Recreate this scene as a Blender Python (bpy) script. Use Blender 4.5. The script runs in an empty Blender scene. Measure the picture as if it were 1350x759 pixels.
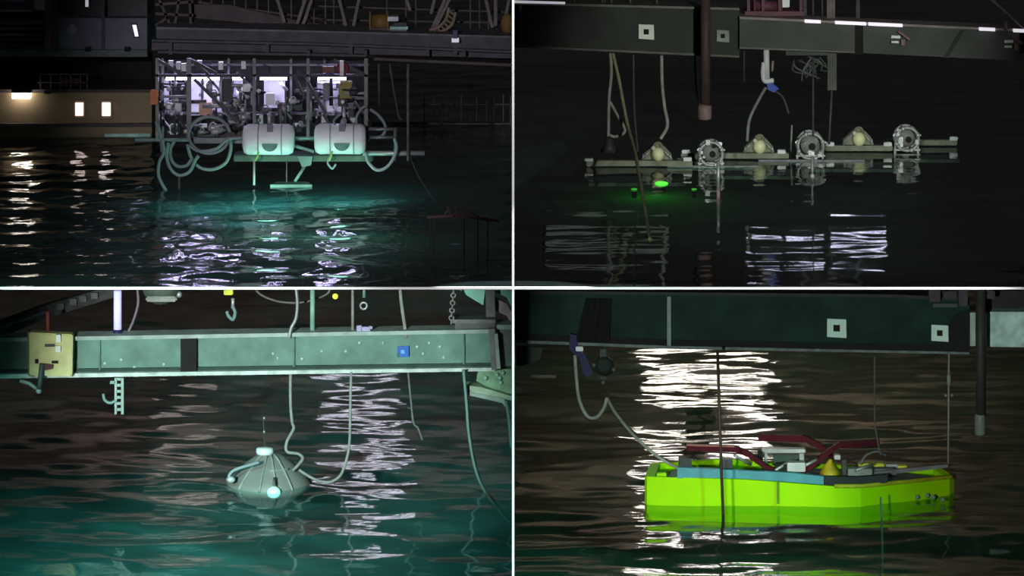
import bpy, bmesh, math, random
import numpy as np
from mathutils import Vector, Matrix

C = bpy.context.scene.collection
scene = bpy.context.scene
R = random.Random(7)

# ------------------------------------------------------------------ camera
# four water bays, two over two, 13.5 m x 7.6 m across their front edges (y = 0);
# the camera stands 60 m in front of them, level, 10.6 m above the upper water, lens shifted down
D, HC = 60.0, 10.6
cam_data = bpy.data.cameras.new('camera')
cam = bpy.data.objects.new('camera', cam_data); C.objects.link(cam)
cam.location = (0, -D, HC); cam.rotation_euler = (math.pi / 2, 0, 0)
cam_data.sensor_width = 36.0; cam_data.sensor_fit = 'HORIZONTAL'
cam_data.lens = 36.0 * D / 13.5
cam_data.shift_y = -HC / 13.5
cam_data.clip_start = 1.0; cam_data.clip_end = 400
scene.camera = cam

def P(px, py, y):
    """point of the bays seen at photo position (px, py), standing at depth y"""
    k = (D + y) / D
    return Vector(((px - 675) / 100 * k, y, HC + ((379.5 - py) / 100 - HC) * k))
def S(y): return (D + y) / D / 100          # metres per photo pixel at depth y
ZU, ZL = -0.012, -3.795                     # the two water levels
def WY(py, level):                          # depth at which the water lies at photo row py
    z0 = (379.5 - py) / 100
    return (HC - level) * D / (HC - z0) - D

# ------------------------------------------------------------------ world, exposure, lights
def lin(r, g, b):
    f = lambda c: (c / 255 / 12.92) if c / 255 <= 0.04045 else ((c / 255 + 0.055) / 1.055) ** 2.4
    return (f(r), f(g), f(b))
w = bpy.data.worlds.new('night'); scene.world = w; w.use_nodes = True
w.node_tree.nodes['Background'].inputs[0].default_value = (0.0125, 0.0115, 0.012, 1)
w.node_tree.nodes['Background'].inputs[1].default_value = 1.0
scene.view_settings.view_transform = 'Standard'
scene.view_settings.look = 'None'
scene.view_settings.exposure = 0.0
scene.view_settings.gamma = 1.0
scene.view_settings.use_curve_mapping = False
scene.cycles.use_denoising = True
scene.cycles.max_bounces = 8
scene.cycles.transparent_max_bounces = 12
scene.cycles.caustics_reflective = False
scene.cycles.caustics_refractive = False
scene.cycles.sample_clamp_indirect = 4.0

def spot(name, loc, aim, watts, col, angle, blend=0.6, radius=0.3):
    l = bpy.data.lights.new(name, 'SPOT'); o = bpy.data.objects.new(name, l); C.objects.link(o)
    o.location = loc
    o.rotation_euler = (Vector(aim) - Vector(loc)).to_track_quat('-Z', 'Y').to_euler()
    l.energy = watts; l.color = col; l.spot_size = math.radians(angle); l.spot_blend = blend
    l.shadow_soft_size = radius
    return o
def lamp(name, loc, watts, col, radius=0.1):
    l = bpy.data.lights.new(name, 'POINT'); o = bpy.data.objects.new(name, l); C.objects.link(o)
    o.location = loc; l.energy = watts; l.color = col; l.shadow_soft_size = radius
    return o
# one floodlight on the near quay for each bay
spot('flood_upper_left', (-9, -32, 9), P(400, 135, 9), 16500, (1.0, 0.95, 1.05), 12.5, 0.6)
spot('flood_upper_right', (10, -32, 9), P(1010, 120, 10), 24000, (0.95, 1.0, 0.88), 10.5, 0.7)
spot('flood_lower_left', (-10, -30, 4.5), P(350, 510, 5), 60000, (0.82, 1.0, 0.93), 11.5, 0.6)
spot('flood_lower_right', (-1.2, -30, 3.0), P(1060, 520, 5), 17000, (0.85, 1.0, 0.92), 14, 0.4)
for x_ in (354, 449): lamp('float_light', (P(x_, 200, 8.7).x, 8.35, -0.2), 24, (0.4, 1.0, 0.75), 0.15)
spot('flood_barge', (-8.0, -30, 3.0), P(965, 655, 4.3), 27000, (0.92, 1.0, 0.8), 5.8, 0.8)
# unseen narrow spots added to rake the white-painted front edges between the bays
spot('edge_spot_top', (0.0, -1.2, 9.5), (0.015, 0, 0.6), 9000, (1, 1, 1), 13, 0.3, 0.05)
spot('edge_spot_bottom', (0.0, -1.2, -9.5), (0.015, 0, -0.6), 9000, (1, 1, 1), 13, 0.3, 0.05)
spot('edge_spot_left', (-13.0, -1.2, 0.0), (-1.0, 0, 0), 20000, (1, 1, 1), 10, 0.3, 0.05)
spot('edge_spot_right', (13.0, -1.2, 0.0), (1.0, 0, 0), 20000, (1, 1, 1), 10, 0.3, 0.05)
# lamps under water
for px_, y_, w_ in ((350, 12.4, 110), (455, 12.9, 75), (265, 12.0, 60), (330, 10.4, 60)):
    q_ = P(px_, 262, y_).x
    spot('underwater_teal', (q_, y_, -0.2), (q_, y_ + 0.2, -1.0), w_, (0.25, 1.0, 0.98), 160, 0.9, 0.15)
lamp('underwater_green', (P(862, 243, 13.6).x, 13.4, -0.5), 9, (0.08, 1.0, 0.05), 0.2)
spot('water_fill_left', (-8.5, -10, 4.0), (-4.6, 2.5, ZL - 0.9), 5500, (0.28, 1.0, 0.92), 38, 0.9)  # unseen teal spots added to tint the near lower water
spot('water_fill_left', (7.5, -10, 4.0), (-1.2, 2.5, ZL - 0.9), 8500, (0.28, 1.0, 0.92), 26, 0.9)
spot('water_fill_right', (8.5, -10, 4.0), (3.6, 2.0, ZL - 0.9), 5000, (0.25, 1.0, 0.75), 26, 0.9)
lamp('underwater_teal', (P(345, 700, 3).x, 3.0, ZL - 0.6), 4, (0.3, 1.0, 0.95), 0.3)  # added for more teal in the lower-left water
# unseen uplights added to warm the soffit over the lower bays
for x_, y_, w_, c_ in ((5.5, 19, 380, (1.0, 0.84, 0.64)), (1.6, 14, 330, (1.0, 0.84, 0.66)), (6.5, 12, 150, (1.0, 0.84, 0.66)), (-6.0, 19, 420, (1.0, 0.8, 0.76)), (-2, 19, 300, (1.0, 0.8, 0.8)), (-4, 11, 60, (0.8, 0.9, 0.9))):
    spot('soffit_fill', (x_, y_, ZL + 0.35), (x_, y_ + 1.2, ZL + 3), w_, c_, 160, 0.8, 0.2)

# ------------------------------------------------------------------ materials
MATS = {}
def mat(name, col, rough=0.6, metal=0.0, var=0.25, scale=6.0, bump=0.1, emit=None, strength=0.0, spec=0.4):
    if name in MATS: return MATS[name]
    m = bpy.data.materials.new(name); m.use_nodes = True
    nt = m.node_tree; b = nt.nodes['Principled BSDF']
    tc = nt.nodes.new('ShaderNodeTexCoord'); nz = nt.nodes.new('ShaderNodeTexNoise')
    nz.inputs['Scale'].default_value = scale; nz.inputs['Detail'].default_value = 5
    nt.links.new(tc.outputs['Object'], nz.inputs['Vector'])
    rp = nt.nodes.new('ShaderNodeValToRGB')
    rp.color_ramp.elements[0].position = 0.3; rp.color_ramp.elements[1].position = 0.7
    lo = tuple(max(0, c * (1 - var)) for c in col); hi = tuple(min(1, c * (1 + var)) for c in col)
    rp.color_ramp.elements[0].color = (*lo, 1); rp.color_ramp.elements[1].color = (*hi, 1)
    nt.links.new(nz.outputs['Fac'], rp.inputs['Fac'])
    nt.links.new(rp.outputs['Color'], b.inputs['Base Color'])
    b.inputs['Roughness'].default_value = rough; b.inputs['Metallic'].default_value = metal
    b.inputs['Specular IOR Level'].default_value = spec
    if bump:
        bp = nt.nodes.new('ShaderNodeBump'); bp.inputs['Strength'].default_value = bump
        bp.inputs['Distance'].default_value = 0.02
        nt.links.new(nz.outputs['Fac'], bp.inputs['Height']); nt.links.new(bp.outputs['Normal'], b.inputs['Normal'])
    if emit:
        b.inputs['Emission Color'].default_value = (*emit, 1); b.inputs['Emission Strength'].default_value = strength
    MATS[name] = m
    return m

def water_mat(name, tint, bump):
    m = bpy.data.materials.new(name); m.use_nodes = True; nt = m.node_tree
    nt.nodes.clear()
    out = nt.nodes.new('ShaderNodeOutputMaterial'); mix = nt.nodes.new('ShaderNodeMixShader')
    geo = nt.nodes.new('ShaderNodeNewGeometry')          # Schlick reflectance, the same from above and below
    dt = nt.nodes.new('ShaderNodeVectorMath'); dt.operation = 'DOT_PRODUCT'
    def mth(op, *v):
        q = nt.nodes.new('ShaderNodeMath'); q.operation = op
        for i, x in enumerate(v):
            if x is not None: q.inputs[i].default_value = x
        return q
    ab, om, pw, sc = mth('ABSOLUTE'), mth('SUBTRACT', 1.0, None), mth('POWER', None, 5.0), mth('MULTIPLY_ADD', None, 0.98, 0.02)
    tr = nt.nodes.new('ShaderNodeBsdfTransparent'); tr.inputs['Color'].default_value = (*tint, 1)
    gl = nt.nodes.new('ShaderNodeBsdfGlossy'); gl.inputs['Roughness'].default_value = 0.045
    tc = nt.nodes.new('ShaderNodeTexCoord'); mp = nt.nodes.new('ShaderNodeMapping')
    mp.inputs['Scale'].default_value = (2.0, 5.0, 2.0)
    nz = nt.nodes.new('ShaderNodeTexNoise'); nz.inputs['Scale'].default_value = 1.6; nz.inputs['Detail'].default_value = 3
    bp = nt.nodes.new('ShaderNodeBump'); bp.inputs['Strength'].default_value = bump; bp.inputs['Distance'].default_value = 0.05
    L = nt.links.new
    L(tc.outputs['Object'], mp.inputs['Vector']); L(mp.outputs['Vector'], nz.inputs['Vector'])
    L(nz.outputs['Fac'], bp.inputs['Height'])
    L(bp.outputs['Normal'], dt.inputs[0]); L(geo.outputs['Incoming'], dt.inputs[1]); L(dt.outputs['Value'], ab.inputs[0])
    L(ab.outputs[0], om.inputs[1]); L(om.outputs[0], pw.inputs[0]); L(pw.outputs[0], sc.inputs[0]); L(bp.outputs['Normal'], gl.inputs['Normal'])
    L(sc.outputs[0], mix.inputs['Fac']); L(tr.outputs[0], mix.inputs[1]); L(gl.outputs[0], mix.inputs[2])
    L(mix.outputs[0], out.inputs['Surface'])
    return m

# ------------------------------------------------------------------ mesh helpers
def catmull(pts, n=8):
    pts = [Vector(p) for p in pts]
    if len(pts) < 3: return pts
    q = [2 * pts[0] - pts[1]] + pts + [2 * pts[-1] - pts[-2]]
    out = []
    for i in range(1, len(q) - 2):
        for t in range(n):
            u = t / n; a, b, c, d = q[i - 1], q[i], q[i + 1], q[i + 2]
            out.append(0.5 * ((2 * b) + (c - a) * u + (2 * a - 5 * b + 4 * c - d) * u * u + (3 * b - a - 3 * c + d) * u ** 3))
    out.append(pts[-1]); return out

class MB:
    def __init__(s): s.v = []; s.f = []; s.smooth = set()
    def add(s, vs, fs, smooth=False):
        o = len(s.v); s.v += [Vector(x) for x in vs]
        for f in fs:
            if smooth: s.smooth.add(len(s.f))
            s.f.append([i + o for i in f])
        return s
    def box(s, lo, hi):
        (a, b, c), (d, e, f) = lo, hi
        return s.add([(a, b, c), (d, b, c), (d, e, c), (a, e, c), (a, b, f), (d, b, f), (d, e, f), (a, e, f)],
                     [(0, 3, 2, 1), (4, 5, 6, 7), (0, 1, 5, 4), (1, 2, 6, 5), (2, 3, 7, 6), (3, 0, 4, 7)])
    def pbox(s, x0, y0, x1, y1, y, d):            # box whose front face fills a photo rectangle at depth y
        a = P(x0, y1, y); b = P(x1, y0, y)
        return s.box((a.x, y, a.z), (b.x, y + d, b.z))
    def prism(s, pp, y, d):                        # photo polygon at depth y, extruded d metres back
        n = len(pp); fr = [P(a, b, y) for a, b in pp]; bk = [p + Vector((0, d, 0)) for p in fr]
        return s.add(fr + bk, [list(range(n))[::-1], [i + n for i in range(n)]] +
                     [[i, (i + 1) % n, (i + 1) % n + n, i + n] for i in range(n)])
    def slab(s, foot, z0, z1):                     # footprint polygon (x, y) between two heights
        n = len(foot)
        return s.add([(x, y, z0) for x, y in foot] + [(x, y, z1) for x, y in foot],
                     [list(range(n))[::-1], [i + n for i in range(n)]] + [[i, (i + 1) % n, (i + 1) % n + n, i + n] for i in range(n)])
    def bar(s, p, q, wx, wy):                      # rectangular bar
        p, q = Vector(p), Vector(q); t = (q - p).normalized()
        u = t.cross(Vector((0, 1, 0)))
        u = Vector((1, 0, 0)) if u.length < 1e-3 else u.normalized()
        v = t.cross(u).normalized(); vs = []
        for c in (p, q):
            for a, b in ((-1, -1), (1, -1), (1, 1), (-1, 1)): vs.append(c + u * wx / 2 * a + v * wy / 2 * b)
        return s.add(vs, [(0, 3, 2, 1), (4, 5, 6, 7), (0, 1, 5, 4), (1, 2, 6, 5), (2, 3, 7, 6), (3, 0, 4, 7)])
    def tube(s, pts, r, n=8, closed=False):
        pts = [Vector(p) for p in pts]; m = len(pts); o = []
        up = None
        for i, p in enumerate(pts):
            t = (pts[min(i + 1, m - 1)] - pts[max(i - 1, 0)])
            if closed: t = pts[(i + 1) % m] - pts[i - 1]
            t = t.normalized() if t.length > 1e-9 else Vector((0, 0, 1))
            if up is None: up = t.orthogonal().normalized()
            up = (up - t * up.dot(t)); up = up.normalized() if up.length > 1e-6 else t.orthogonal().normalized()
            v = t.cross(up); rr = r[i] if isinstance(r, (list, tuple)) else r
            for k in range(n):
                a = 2 * math.pi * k / n; o.append(p + up * rr * math.cos(a) + v * rr * math.sin(a))
        fs = []
        for i in range(m if closed else m - 1):
            j = (i + 1) % m
            for k in range(n): fs.append((i * n + k, i * n + (k + 1) % n, j * n + (k + 1) % n, j * n + k))
        s.add(o, fs, True)
        if not closed:
            b = len(s.v) - len(o)
            s.f.append([b + k for k in range(n)][::-1]); s.f.append([b + (m - 1) * n + k for k in range(n)])
        return s
    def lathe(s, prof, origin, axis='z', n=24):    # profile of (radius, height along the axis)
        o = Vector(origin); vs = []
        for r, h in prof:
            for k in range(n):
                a = 2 * math.pi * k / n; c, d = r * math.cos(a), r * math.sin(a)
                vs.append(o + {'z': Vector((c, d, h)), 'x': Vector((h, c, d)), 'y': Vector((d, h, c))}[axis])
        m = len(prof)
        s.add(vs, [(i * n + k, i * n + (k + 1) % n, (i + 1) * n + (k + 1) % n, (i + 1) * n + k) for i in range(m - 1) for k in range(n)], True)
        b = len(s.v) - len(vs)
        s.f.append([b + k for k in range(n)][::-1]); s.f.append([b + (m - 1) * n + k for k in range(n)])
        return s
    def ball(s, c, r, n=16, sq=(1, 1, 1)):
        c = Vector(c); vs = []; m = n // 2
        for i in range(1, m):
            th = math.pi * i / m
            for k in range(n):
                a = 2 * math.pi * k / n
                vs.append(c + Vector((r * sq[0] * math.sin(th) * math.cos(a), r * sq[1] * math.sin(th) * math.sin(a), r * sq[2] * math.cos(th))))
        vs += [c + Vector((0, 0, r * sq[2])), c - Vector((0, 0, r * sq[2]))]
        t = len(vs) - 2; fs = []
        for i in range(m - 2):
            for k in range(n): fs.append((i * n + k, (i + 1) * n + k, (i + 1) * n + (k + 1) % n, i * n + (k + 1) % n))
        for k in range(n):
            fs.append((t, k, (k + 1) % n)); fs.append((t + 1, (m - 2) * n + (k + 1) % n, (m - 2) * n + k))
        return s.add(vs, fs, True)
    def ring(s, c, R_, r, axis='y', n=28, k=8, squash=1.0):
        c = Vector(c); pts = []
        for i in range(n):
            a = 2 * math.pi * i / n; u, v = R_ * math.cos(a), R_ * math.sin(a) * squash
            pts.append(c + {'y': Vector((u, 0, v)), 'z': Vector((u, v, 0)), 'x': Vector((0, u, v))}[axis])
        return s.tube(pts, r, k, True)
    def build(s, name, m, parent=None, loc=None, bevel=0.0):
        base = Vector(loc) if loc is not None else (parent_world(parent) if parent else (sum(s.v, Vector()) / max(1, len(s.v))))
        me = bpy.data.meshes.new(name)
        me.from_pydata([tuple(v - base) for v in s.v], [], s.f)
        me.update()
        bmm = bmesh.new(); bmm.from_mesh(me); bmesh.ops.recalc_face_normals(bmm, faces=bmm.faces)
        if bevel: bmesh.ops.bevel(bmm, geom=bmm.edges[:], offset=bevel, segments=2, affect='EDGES', clamp_overlap=True)
        bmm.to_mesh(me); bmm.free()
        if not bevel:
            for i, p in enumerate(me.polygons): p.use_smooth = i in s.smooth
        me.materials.append(m)
        o = bpy.data.objects.new(name, me); C.objects.link(o)
        if parent:
            o.parent = parent
            o.location = base - parent_world(parent)
        else: o.location = base
        return o
def parent_world(o):
    v = Vector(o.location)
    while o.parent: o = o.parent; v += Vector(o.location)
    return v
def tag(o, label, cat, group=None):
    o['label'] = label; o['category'] = cat; o['kind'] = 'thing'
    if group: o['group'] = group
    return o
def thing(name, label, cat, loc, group=None):
    o = bpy.data.objects.new(name, None); C.objects.link(o); o.location = loc
    o.empty_display_size = 0.1
    return tag(o, label, cat, group)
def struct(o): o['kind'] = 'structure'; return o
def single(mb, name, m, label, cat, group=None, bevel=0.0):
    return tag(mb.build(name, m, bevel=bevel), label, cat, group)
def move_copy(root, delta, label=None, scale=1.0):
    r = root.copy(); C.objects.link(r); r.location = root.location + Vector(delta); r.scale = (scale,) * 3
    if label: r['label'] = label
    for ch in list(root.children):
        c = ch.copy(); C.objects.link(c); c.parent = r
        for g in ch.children:
            d = g.copy(); C.objects.link(d); d.parent = c
    return r
def cable(pp, y, r_px, m, name, label, cat='cable', group=None, parent=None, ys=None):
    pts = catmull([P(a, b, ys[i] if ys else y) for i, (a, b) in enumerate(pp)])
    mb = MB().tube(pts, r_px * S(y), 7)
    if parent: return mb.build(name, m, parent)
    return single(mb, name, m, label, cat, group)

# ------------------------------------------------------------------ palette
white_paint = mat('white_paint', (0.85, 0.85, 0.85), 0.6, var=0.03, bump=0.02)
dark_wall = mat('dark_wall', (0.012, 0.012, 0.013), 0.9, var=0.3)
brown_wall = mat('brown_wall', (0.3, 0.22, 0.19), 0.9, var=0.4, scale=1.5)
soffit_left = mat('soffit_left', (0.16, 0.13, 0.12), 0.9, var=0.5, scale=0.9, bump=0)
soffit_right = mat('soffit_right', (0.22, 0.18, 0.15), 0.9, var=0.4, scale=0.9, bump=0)
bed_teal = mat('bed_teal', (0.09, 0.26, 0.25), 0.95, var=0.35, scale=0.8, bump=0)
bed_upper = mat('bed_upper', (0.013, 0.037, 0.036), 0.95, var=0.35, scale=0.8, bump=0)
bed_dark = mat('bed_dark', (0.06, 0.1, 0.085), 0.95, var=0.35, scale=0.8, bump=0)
steel_grey = mat('steel_grey', (0.16, 0.16, 0.17), 0.5, 0.3)
steel_dark = mat('steel_dark', (0.05, 0.05, 0.055), 0.55, 0.2)
girder_violet = mat('girder_violet', (0.075, 0.07, 0.085), 0.65, 0.1)
girder_brown = mat('girder_brown', (0.09, 0.07, 0.07), 0.7, 0.1)
black_rubber = mat('black_rubber', (0.008, 0.008, 0.009), 0.8)
galvanised = mat('galvanised', (0.42, 0.43, 0.44), 0.45, 0.5, 0.2)
pale_metal = mat('pale_metal', (0.6, 0.61, 0.62), 0.4, 0.4, 0.15)
rust_red = mat('rust_red', (0.16, 0.045, 0.035), 0.75)
orange = mat('orange_paint', (0.6, 0.17, 0.04), 0.5)
ochre = mat('ochre_paint', (0.22, 0.13, 0.04), 0.6)
hull_brown = mat('hull_brown', (0.3, 0.215, 0.13), 0.75, var=0.15, scale=2)
house_grey = mat('house_grey', (0.17, 0.17, 0.23), 0.7, var=0.15, scale=3)
hose_grey = mat('hose_grey', (0.24, 0.28, 0.3), 0.5, var=0.15)
hose_mint = mat('hose_mint', (0.2, 0.32, 0.3), 0.5, var=0.15)
float_white = mat('float_white', (0.88, 0.89, 0.93), 0.45, var=0.05, bump=0.03)
mint_dim = mat('mint_dim', (0.14, 0.22, 0.2), 0.6)
mint_paint = mat('mint_paint', (0.35, 0.6, 0.52), 0.5)
green_rail = mat('green_rail', (0.06, 0.11, 0.08), 0.6)
rope_grey = mat('rope_grey', (0.3, 0.3, 0.28), 0.8)
rope_dark = mat('rope_dark', (0.07, 0.07, 0.07), 0.8)
rope_yellow = mat('rope_yellow', (0.24, 0.24, 0.13), 0.8)
beam_green = mat('beam_green', (0.018, 0.024, 0.019), 0.6, 0.1, 0.35, 2.5)
beam_grey = mat('beam_grey', (0.066, 0.075, 0.068), 0.6, 0.1, 0.2, 2.5)
beam_edge = mat('beam_edge', (0.13, 0.13, 0.115), 0.5, 0.2)
plate_white = mat('plate_white', (0.9, 0.95, 0.86), 0.5, var=0.08)
pipe_brown = mat('pipe_brown', (0.085, 0.05, 0.045), 0.6)
pink_grey = mat('pink_grey', (0.28, 0.18, 0.19), 0.6)
blue_paint = mat('blue_paint', (0.03, 0.08, 0.5), 0.5)
pod_yellow = mat('pod_yellow', (0.85, 0.85, 0.5), 0.4, var=0.05)
pod_olive = mat('pod_olive', (0.2, 0.2, 0.13), 0.6, var=0.3, scale=20)
wood_grey = mat('raft_grey', (0.22, 0.23, 0.17), 0.7)
beam_teal = mat('beam_teal', (0.13, 0.25, 0.205), 0.6, 0.0, 0.22, 4.0)
beam_teal_light = mat('beam_teal_light', (0.33, 0.42, 0.38), 0.55, 0.0, 0.25, 5.0)
box_yellow = mat('box_yellow', (0.66, 0.6, 0.28), 0.6, var=0.12)
dome_silver = mat('dome_silver', (0.27, 0.275, 0.25), 0.5, 0.1, 0.12, 3)
beam_bottle = mat('beam_bottle', (0.008, 0.031, 0.025), 0.6, 0.0, 0.4, 2.5, spec=0.15)
hull_lime = mat('hull_lime', (0.36, 0.72, 0.002), 0.6, var=0.06, scale=2, spec=0.08)
trim_olive = mat('trim_olive', (0.42, 0.42, 0.02), 0.5)
coaming_blue = mat('coaming_blue', (0.075, 0.28, 0.36), 0.55, var=0.15)
arm_red = mat('arm_red', (0.07, 0.006, 0.013), 0.6, spec=0.1)
mast_brown = mat('mast_brown', (0.06, 0.035, 0.03), 0.6)

# ------------------------------------------------------------------ setting: basins, walls, water
def quad_mesh(vs, fs, name, m, thick=None):
    return struct(MB().add(vs, fs).build(name, m, loc=(0, 0, 0)))
XW, YU, YB = 11.5, 48.0, 27.0
ys = [0.03, 2.0, 11.0, YU]; bz = lambda y: -0.02 - 0.08 * min(y, 11.0)
def sheet(x0, x1, m, off, th):
    vs = []; fs = []
    for i, y in enumerate(ys):
        z = bz(y) + (off if i else off * 0.1); t_ = th if i else th * 0.1
        vs += [(x0, y, z), (x1, y, z), (x1, y, z - t_), (x0, y, z - t_)]
    for i in range(len(ys) - 1):
        a, b = i * 4, i * 4 + 4
        for k in range(4): fs.append((a + k, a + (k + 1) % 4, b + (k + 1) % 4, b + k))
    n = len(vs); fs += [(0, 1, 2, 3), (n - 4, n - 3, n - 2, n - 1)]
    return struct(MB().add(vs, fs).build('ceiling', m, loc=(0, 0, 0)))
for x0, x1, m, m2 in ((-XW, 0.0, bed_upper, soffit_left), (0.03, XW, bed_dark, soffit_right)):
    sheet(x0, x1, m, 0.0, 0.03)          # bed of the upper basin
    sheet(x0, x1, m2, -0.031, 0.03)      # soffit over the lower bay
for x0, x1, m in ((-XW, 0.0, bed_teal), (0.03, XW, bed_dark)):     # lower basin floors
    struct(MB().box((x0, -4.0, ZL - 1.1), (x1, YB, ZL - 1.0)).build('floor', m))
struct(MB().box((-XW, YB, ZL - 1.1), (XW, YB + 0.2, -0.97)).build('wall_back', brown_wall))
struct(MB().box((0.0, 0.02, ZL - 1.1), (0.03, YB, -0.97)).build('wall_centre', dark_wall))
struct(MB().box((0.0, 0.02, -0.94), (0.03, 14.0, 3.9)).build('wall_centre_upper', dark_wall))
struct(MB().box((0.0, -0.02, ZL - 0.3), (0.03, 0.02, 4.0)).build('trim_1', white_paint))
struct(MB().box((-XW, -0.022, -0.015), (XW, 0.03, 0.015)).build('trim_2', white_paint))

for x0, x1 in ((-XW, 0.0), (0.03, XW)):     # dark strips added inside the front edges to kill the edge spots' spill
    struct(MB().add([(x0, 0.03, -0.019), (x1, 0.03, -0.019), (x1, 1.0, -0.085), (x0, 1.0, -0.085), (x0, 0.03, -0.03), (x1, 0.03, -0.03), (x1, 1.0, -0.1), (x0, 1.0, -0.1)], [(0, 1, 2, 3), (4, 7, 6, 5), (0, 4, 5, 1), (1, 5, 6, 2), (2, 6, 7, 3), (3, 7, 4, 0)]).build('spill_strip', dark_wall))

def water(x0, x1, y0, y1, z, rms, spread, tint, bump, seed, lmin=0.32, lmax=2.6):
    rng = np.random.default_rng(seed)
    nx = int((x1 - x0) / 0.06); ny = int((y1 - y0) / 0.065)
    X, Y = np.meshgrid(np.linspace(x0, x1, nx + 1), np.linspace(y0, y1, ny + 1))
    Z = np.zeros_like(X); N = 44
    for i in range(N):
        lam = lmin * (lmax / lmin) ** rng.random(); k = 2 * math.pi / lam
        a = rng.normal(0, math.radians(spread)); ph = rng.random() * 6.283
        Z += rms * math.sqrt(2 / N) / k * np.sin(k * (X * math.sin(a) + Y * math.cos(a)) + ph)
    if y0 >= 0: Z *= np.clip((Y - y0) / 0.4, 0.1, 1)
    co = np.stack([X, Y, Z + z], -1).reshape(-1, 3).astype(np.float32)
    idx = np.arange((nx + 1) * (ny + 1)).reshape(ny + 1, nx + 1)
    q = np.stack([idx[:-1, :-1], idx[:-1, 1:], idx[1:, 1:], idx[1:, :-1]], -1).reshape(-1, 4).astype(np.int32)
    me = bpy.data.meshes.new('water_surface'); nf = len(q)
    me.vertices.add(len(co)); me.vertices.foreach_set('co', co.ravel())
    me.loops.add(nf * 4); me.loops.foreach_set('vertex_index', q.ravel())
    me.polygons.add(nf); me.polygons.foreach_set('loop_start', np.arange(nf, dtype=np.int32) * 4)
    me.polygons.foreach_set('loop_total', np.full(nf, 4, np.int32))
    me.polygons.foreach_set('use_smooth', np.ones(nf, bool))
    me.update(calc_edges=True); me.validate()
    me.materials.append(water_mat('water', tint, bump))
    o = bpy.data.objects.new('water_surface', me); C.objects.link(o)
    return struct(o)
water(-XW, 0.0, 0.03, 44.0, ZU, 0.065, 45, (0.75, 0.95, 0.92), 0.08, 3, 0.2, 1.5)
water(0.03, XW, 0.03, 44.0, ZU, 0.017, 24, (0.75, 0.92, 0.85), 0.015, 5, 0.3, 2.6)
water(-XW, 0.0, -3.9, YB, ZL, 0.042, 22, (0.75, 0.95, 0.92), 0.05, 8, 0.4, 5.0)
water(0.03, XW, -3.9, YB, ZL, 0.07, 26, (0.56, 0.78, 0.66), 0.07, 12, 0.4, 5.0)

# floodlights slung under the upper basins: they stand behind the front edge and glitter on the lower water
def floodlight(px, y, drop, wpx, h, col, strength, label, parentless=True):
    x = (px - 675) / 100 * (D + y) / D; wd = wpx * S(y); zt = bz(y) - 0.06
    z = zt - drop
    t = thing('floodlight', label, 'lamp', (x, y, zt))
    MB().box((x - wd / 2, y, z - h / 2), (x + wd / 2, y + 0.16, z + h / 2)).build('housing', steel_dark, t)
    MB().box((x - wd / 2 + 0.02, y - 0.03, z - h / 2 + 0.02), (x + wd / 2 - 0.02, y - 0.002, z + h / 2 - 0.02)).build(
        'lens', mat('lens_%d_%d' % (px, int(y * 10)), (0.8, 0.8, 0.8), 0.4, var=0, bump=0, emit=col, strength=strength), t)
    for sx in (-1, 1):
        MB().bar((x + sx * wd * 0.35, y + 0.1, z + h / 2 - 0.02), (x + sx * wd * 0.35, y + 0.1, zt), 0.03, 0.03).build('bracket', steel_dark, t)
WARM, COOL, LAV = (1.0, 0.9, 0.76), (1.0, 0.94, 0.9), (0.82, 0.82, 1.0)
floodlight(925, 23.5, 0.5, 160, 0.8, WARM, 9, 'wide warm white floodlight farthest back under the deck over the lime barge')
floodlight(945, 20.3, 0.38, 165, 0.6, COOL, 7, 'cool white floodlight in the middle row under the deck over the lime barge')
floodlight(930, 12.6, 0.28, 190, 0.4, COOL, 9, 'white floodlight nearest the front under the deck over the lime barge')
floodlight(475, 23.5, 0.40, 110, 0.4, LAV, 2.6, 'lavender floodlight farthest back under the deck over the silver dome')
floodlight(505, 18.5, 0.28, 70, 0.3, LAV, 4, 'lavender floodlight in the middle row under the deck over the silver dome')
floodlight(470, 13.2, 0.28, 50, 0.25, LAV, 4, 'lavender floodlight nearest the front under the deck over the silver dome')
floodlight(245, 20.5, 0.30, 80, 0.4, WARM, 0.35, 'dim warm floodlight at the back left under the deck over the silver dome')
floodlight(240, 13.0, 0.28, 100, 0.35, WARM, 0.30, 'dim warm floodlight at the front left under the deck over the silver dome')

# ================================================================== UPPER LEFT BAY: skid under a gantry, moored vessel behind
# ---- moored vessel
yv = 14.0
v = thing('moored_vessel', 'dark brown and grey vessel moored at the left behind the white lit skid', 'ship', P(95, 179, yv))
MB().pbox(-60, 122, 200, 181, yv, 1.2).build('hull', hull_brown, v)
MB().pbox(-60, 163, 200, 167, yv - 0.1, 0.1).build('rubbing_strake', girder_brown, v)
MB().pbox(-60, 118, 200, 122, yv + 0.02, 1.3).build('deck_edge', girder_brown, v)
MB().pbox(-60, 70, 200, 121, yv + 1.5, 0.2).build('recess_wall', mat('recess_wall', (0.02, 0.017, 0.02), 0.9), v)
MB().pbox(72, 24, 194, 71, yv - 0.2, 1.6).build('deckhouse_panel', house_grey, v)
MB().pbox(72, -20, 194, 24, yv + 0.1, 1.4).build('upper_panel', steel_dark, v)
MB().pbox(-60, 66, 194, 75, yv - 0.3, 1.9).build('deck_ledge', mat('ledge_grey', (0.13, 0.14, 0.14), 0.7), v)
MB().pbox(134, 0, 138, 66, yv - 0.24, 0.05).build('seam_strip', girder_violet, v)
MB().lathe([(0.085, 0), (0.085, 0.05), (0.07, 0.06)], P(95, 38, yv - 0.2) - Vector((0, 0.06, 0)), 'y', 20).build('porthole_cover', mat('cover_grey', (0.3, 0.28, 0.34), 0.5), v)
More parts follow.
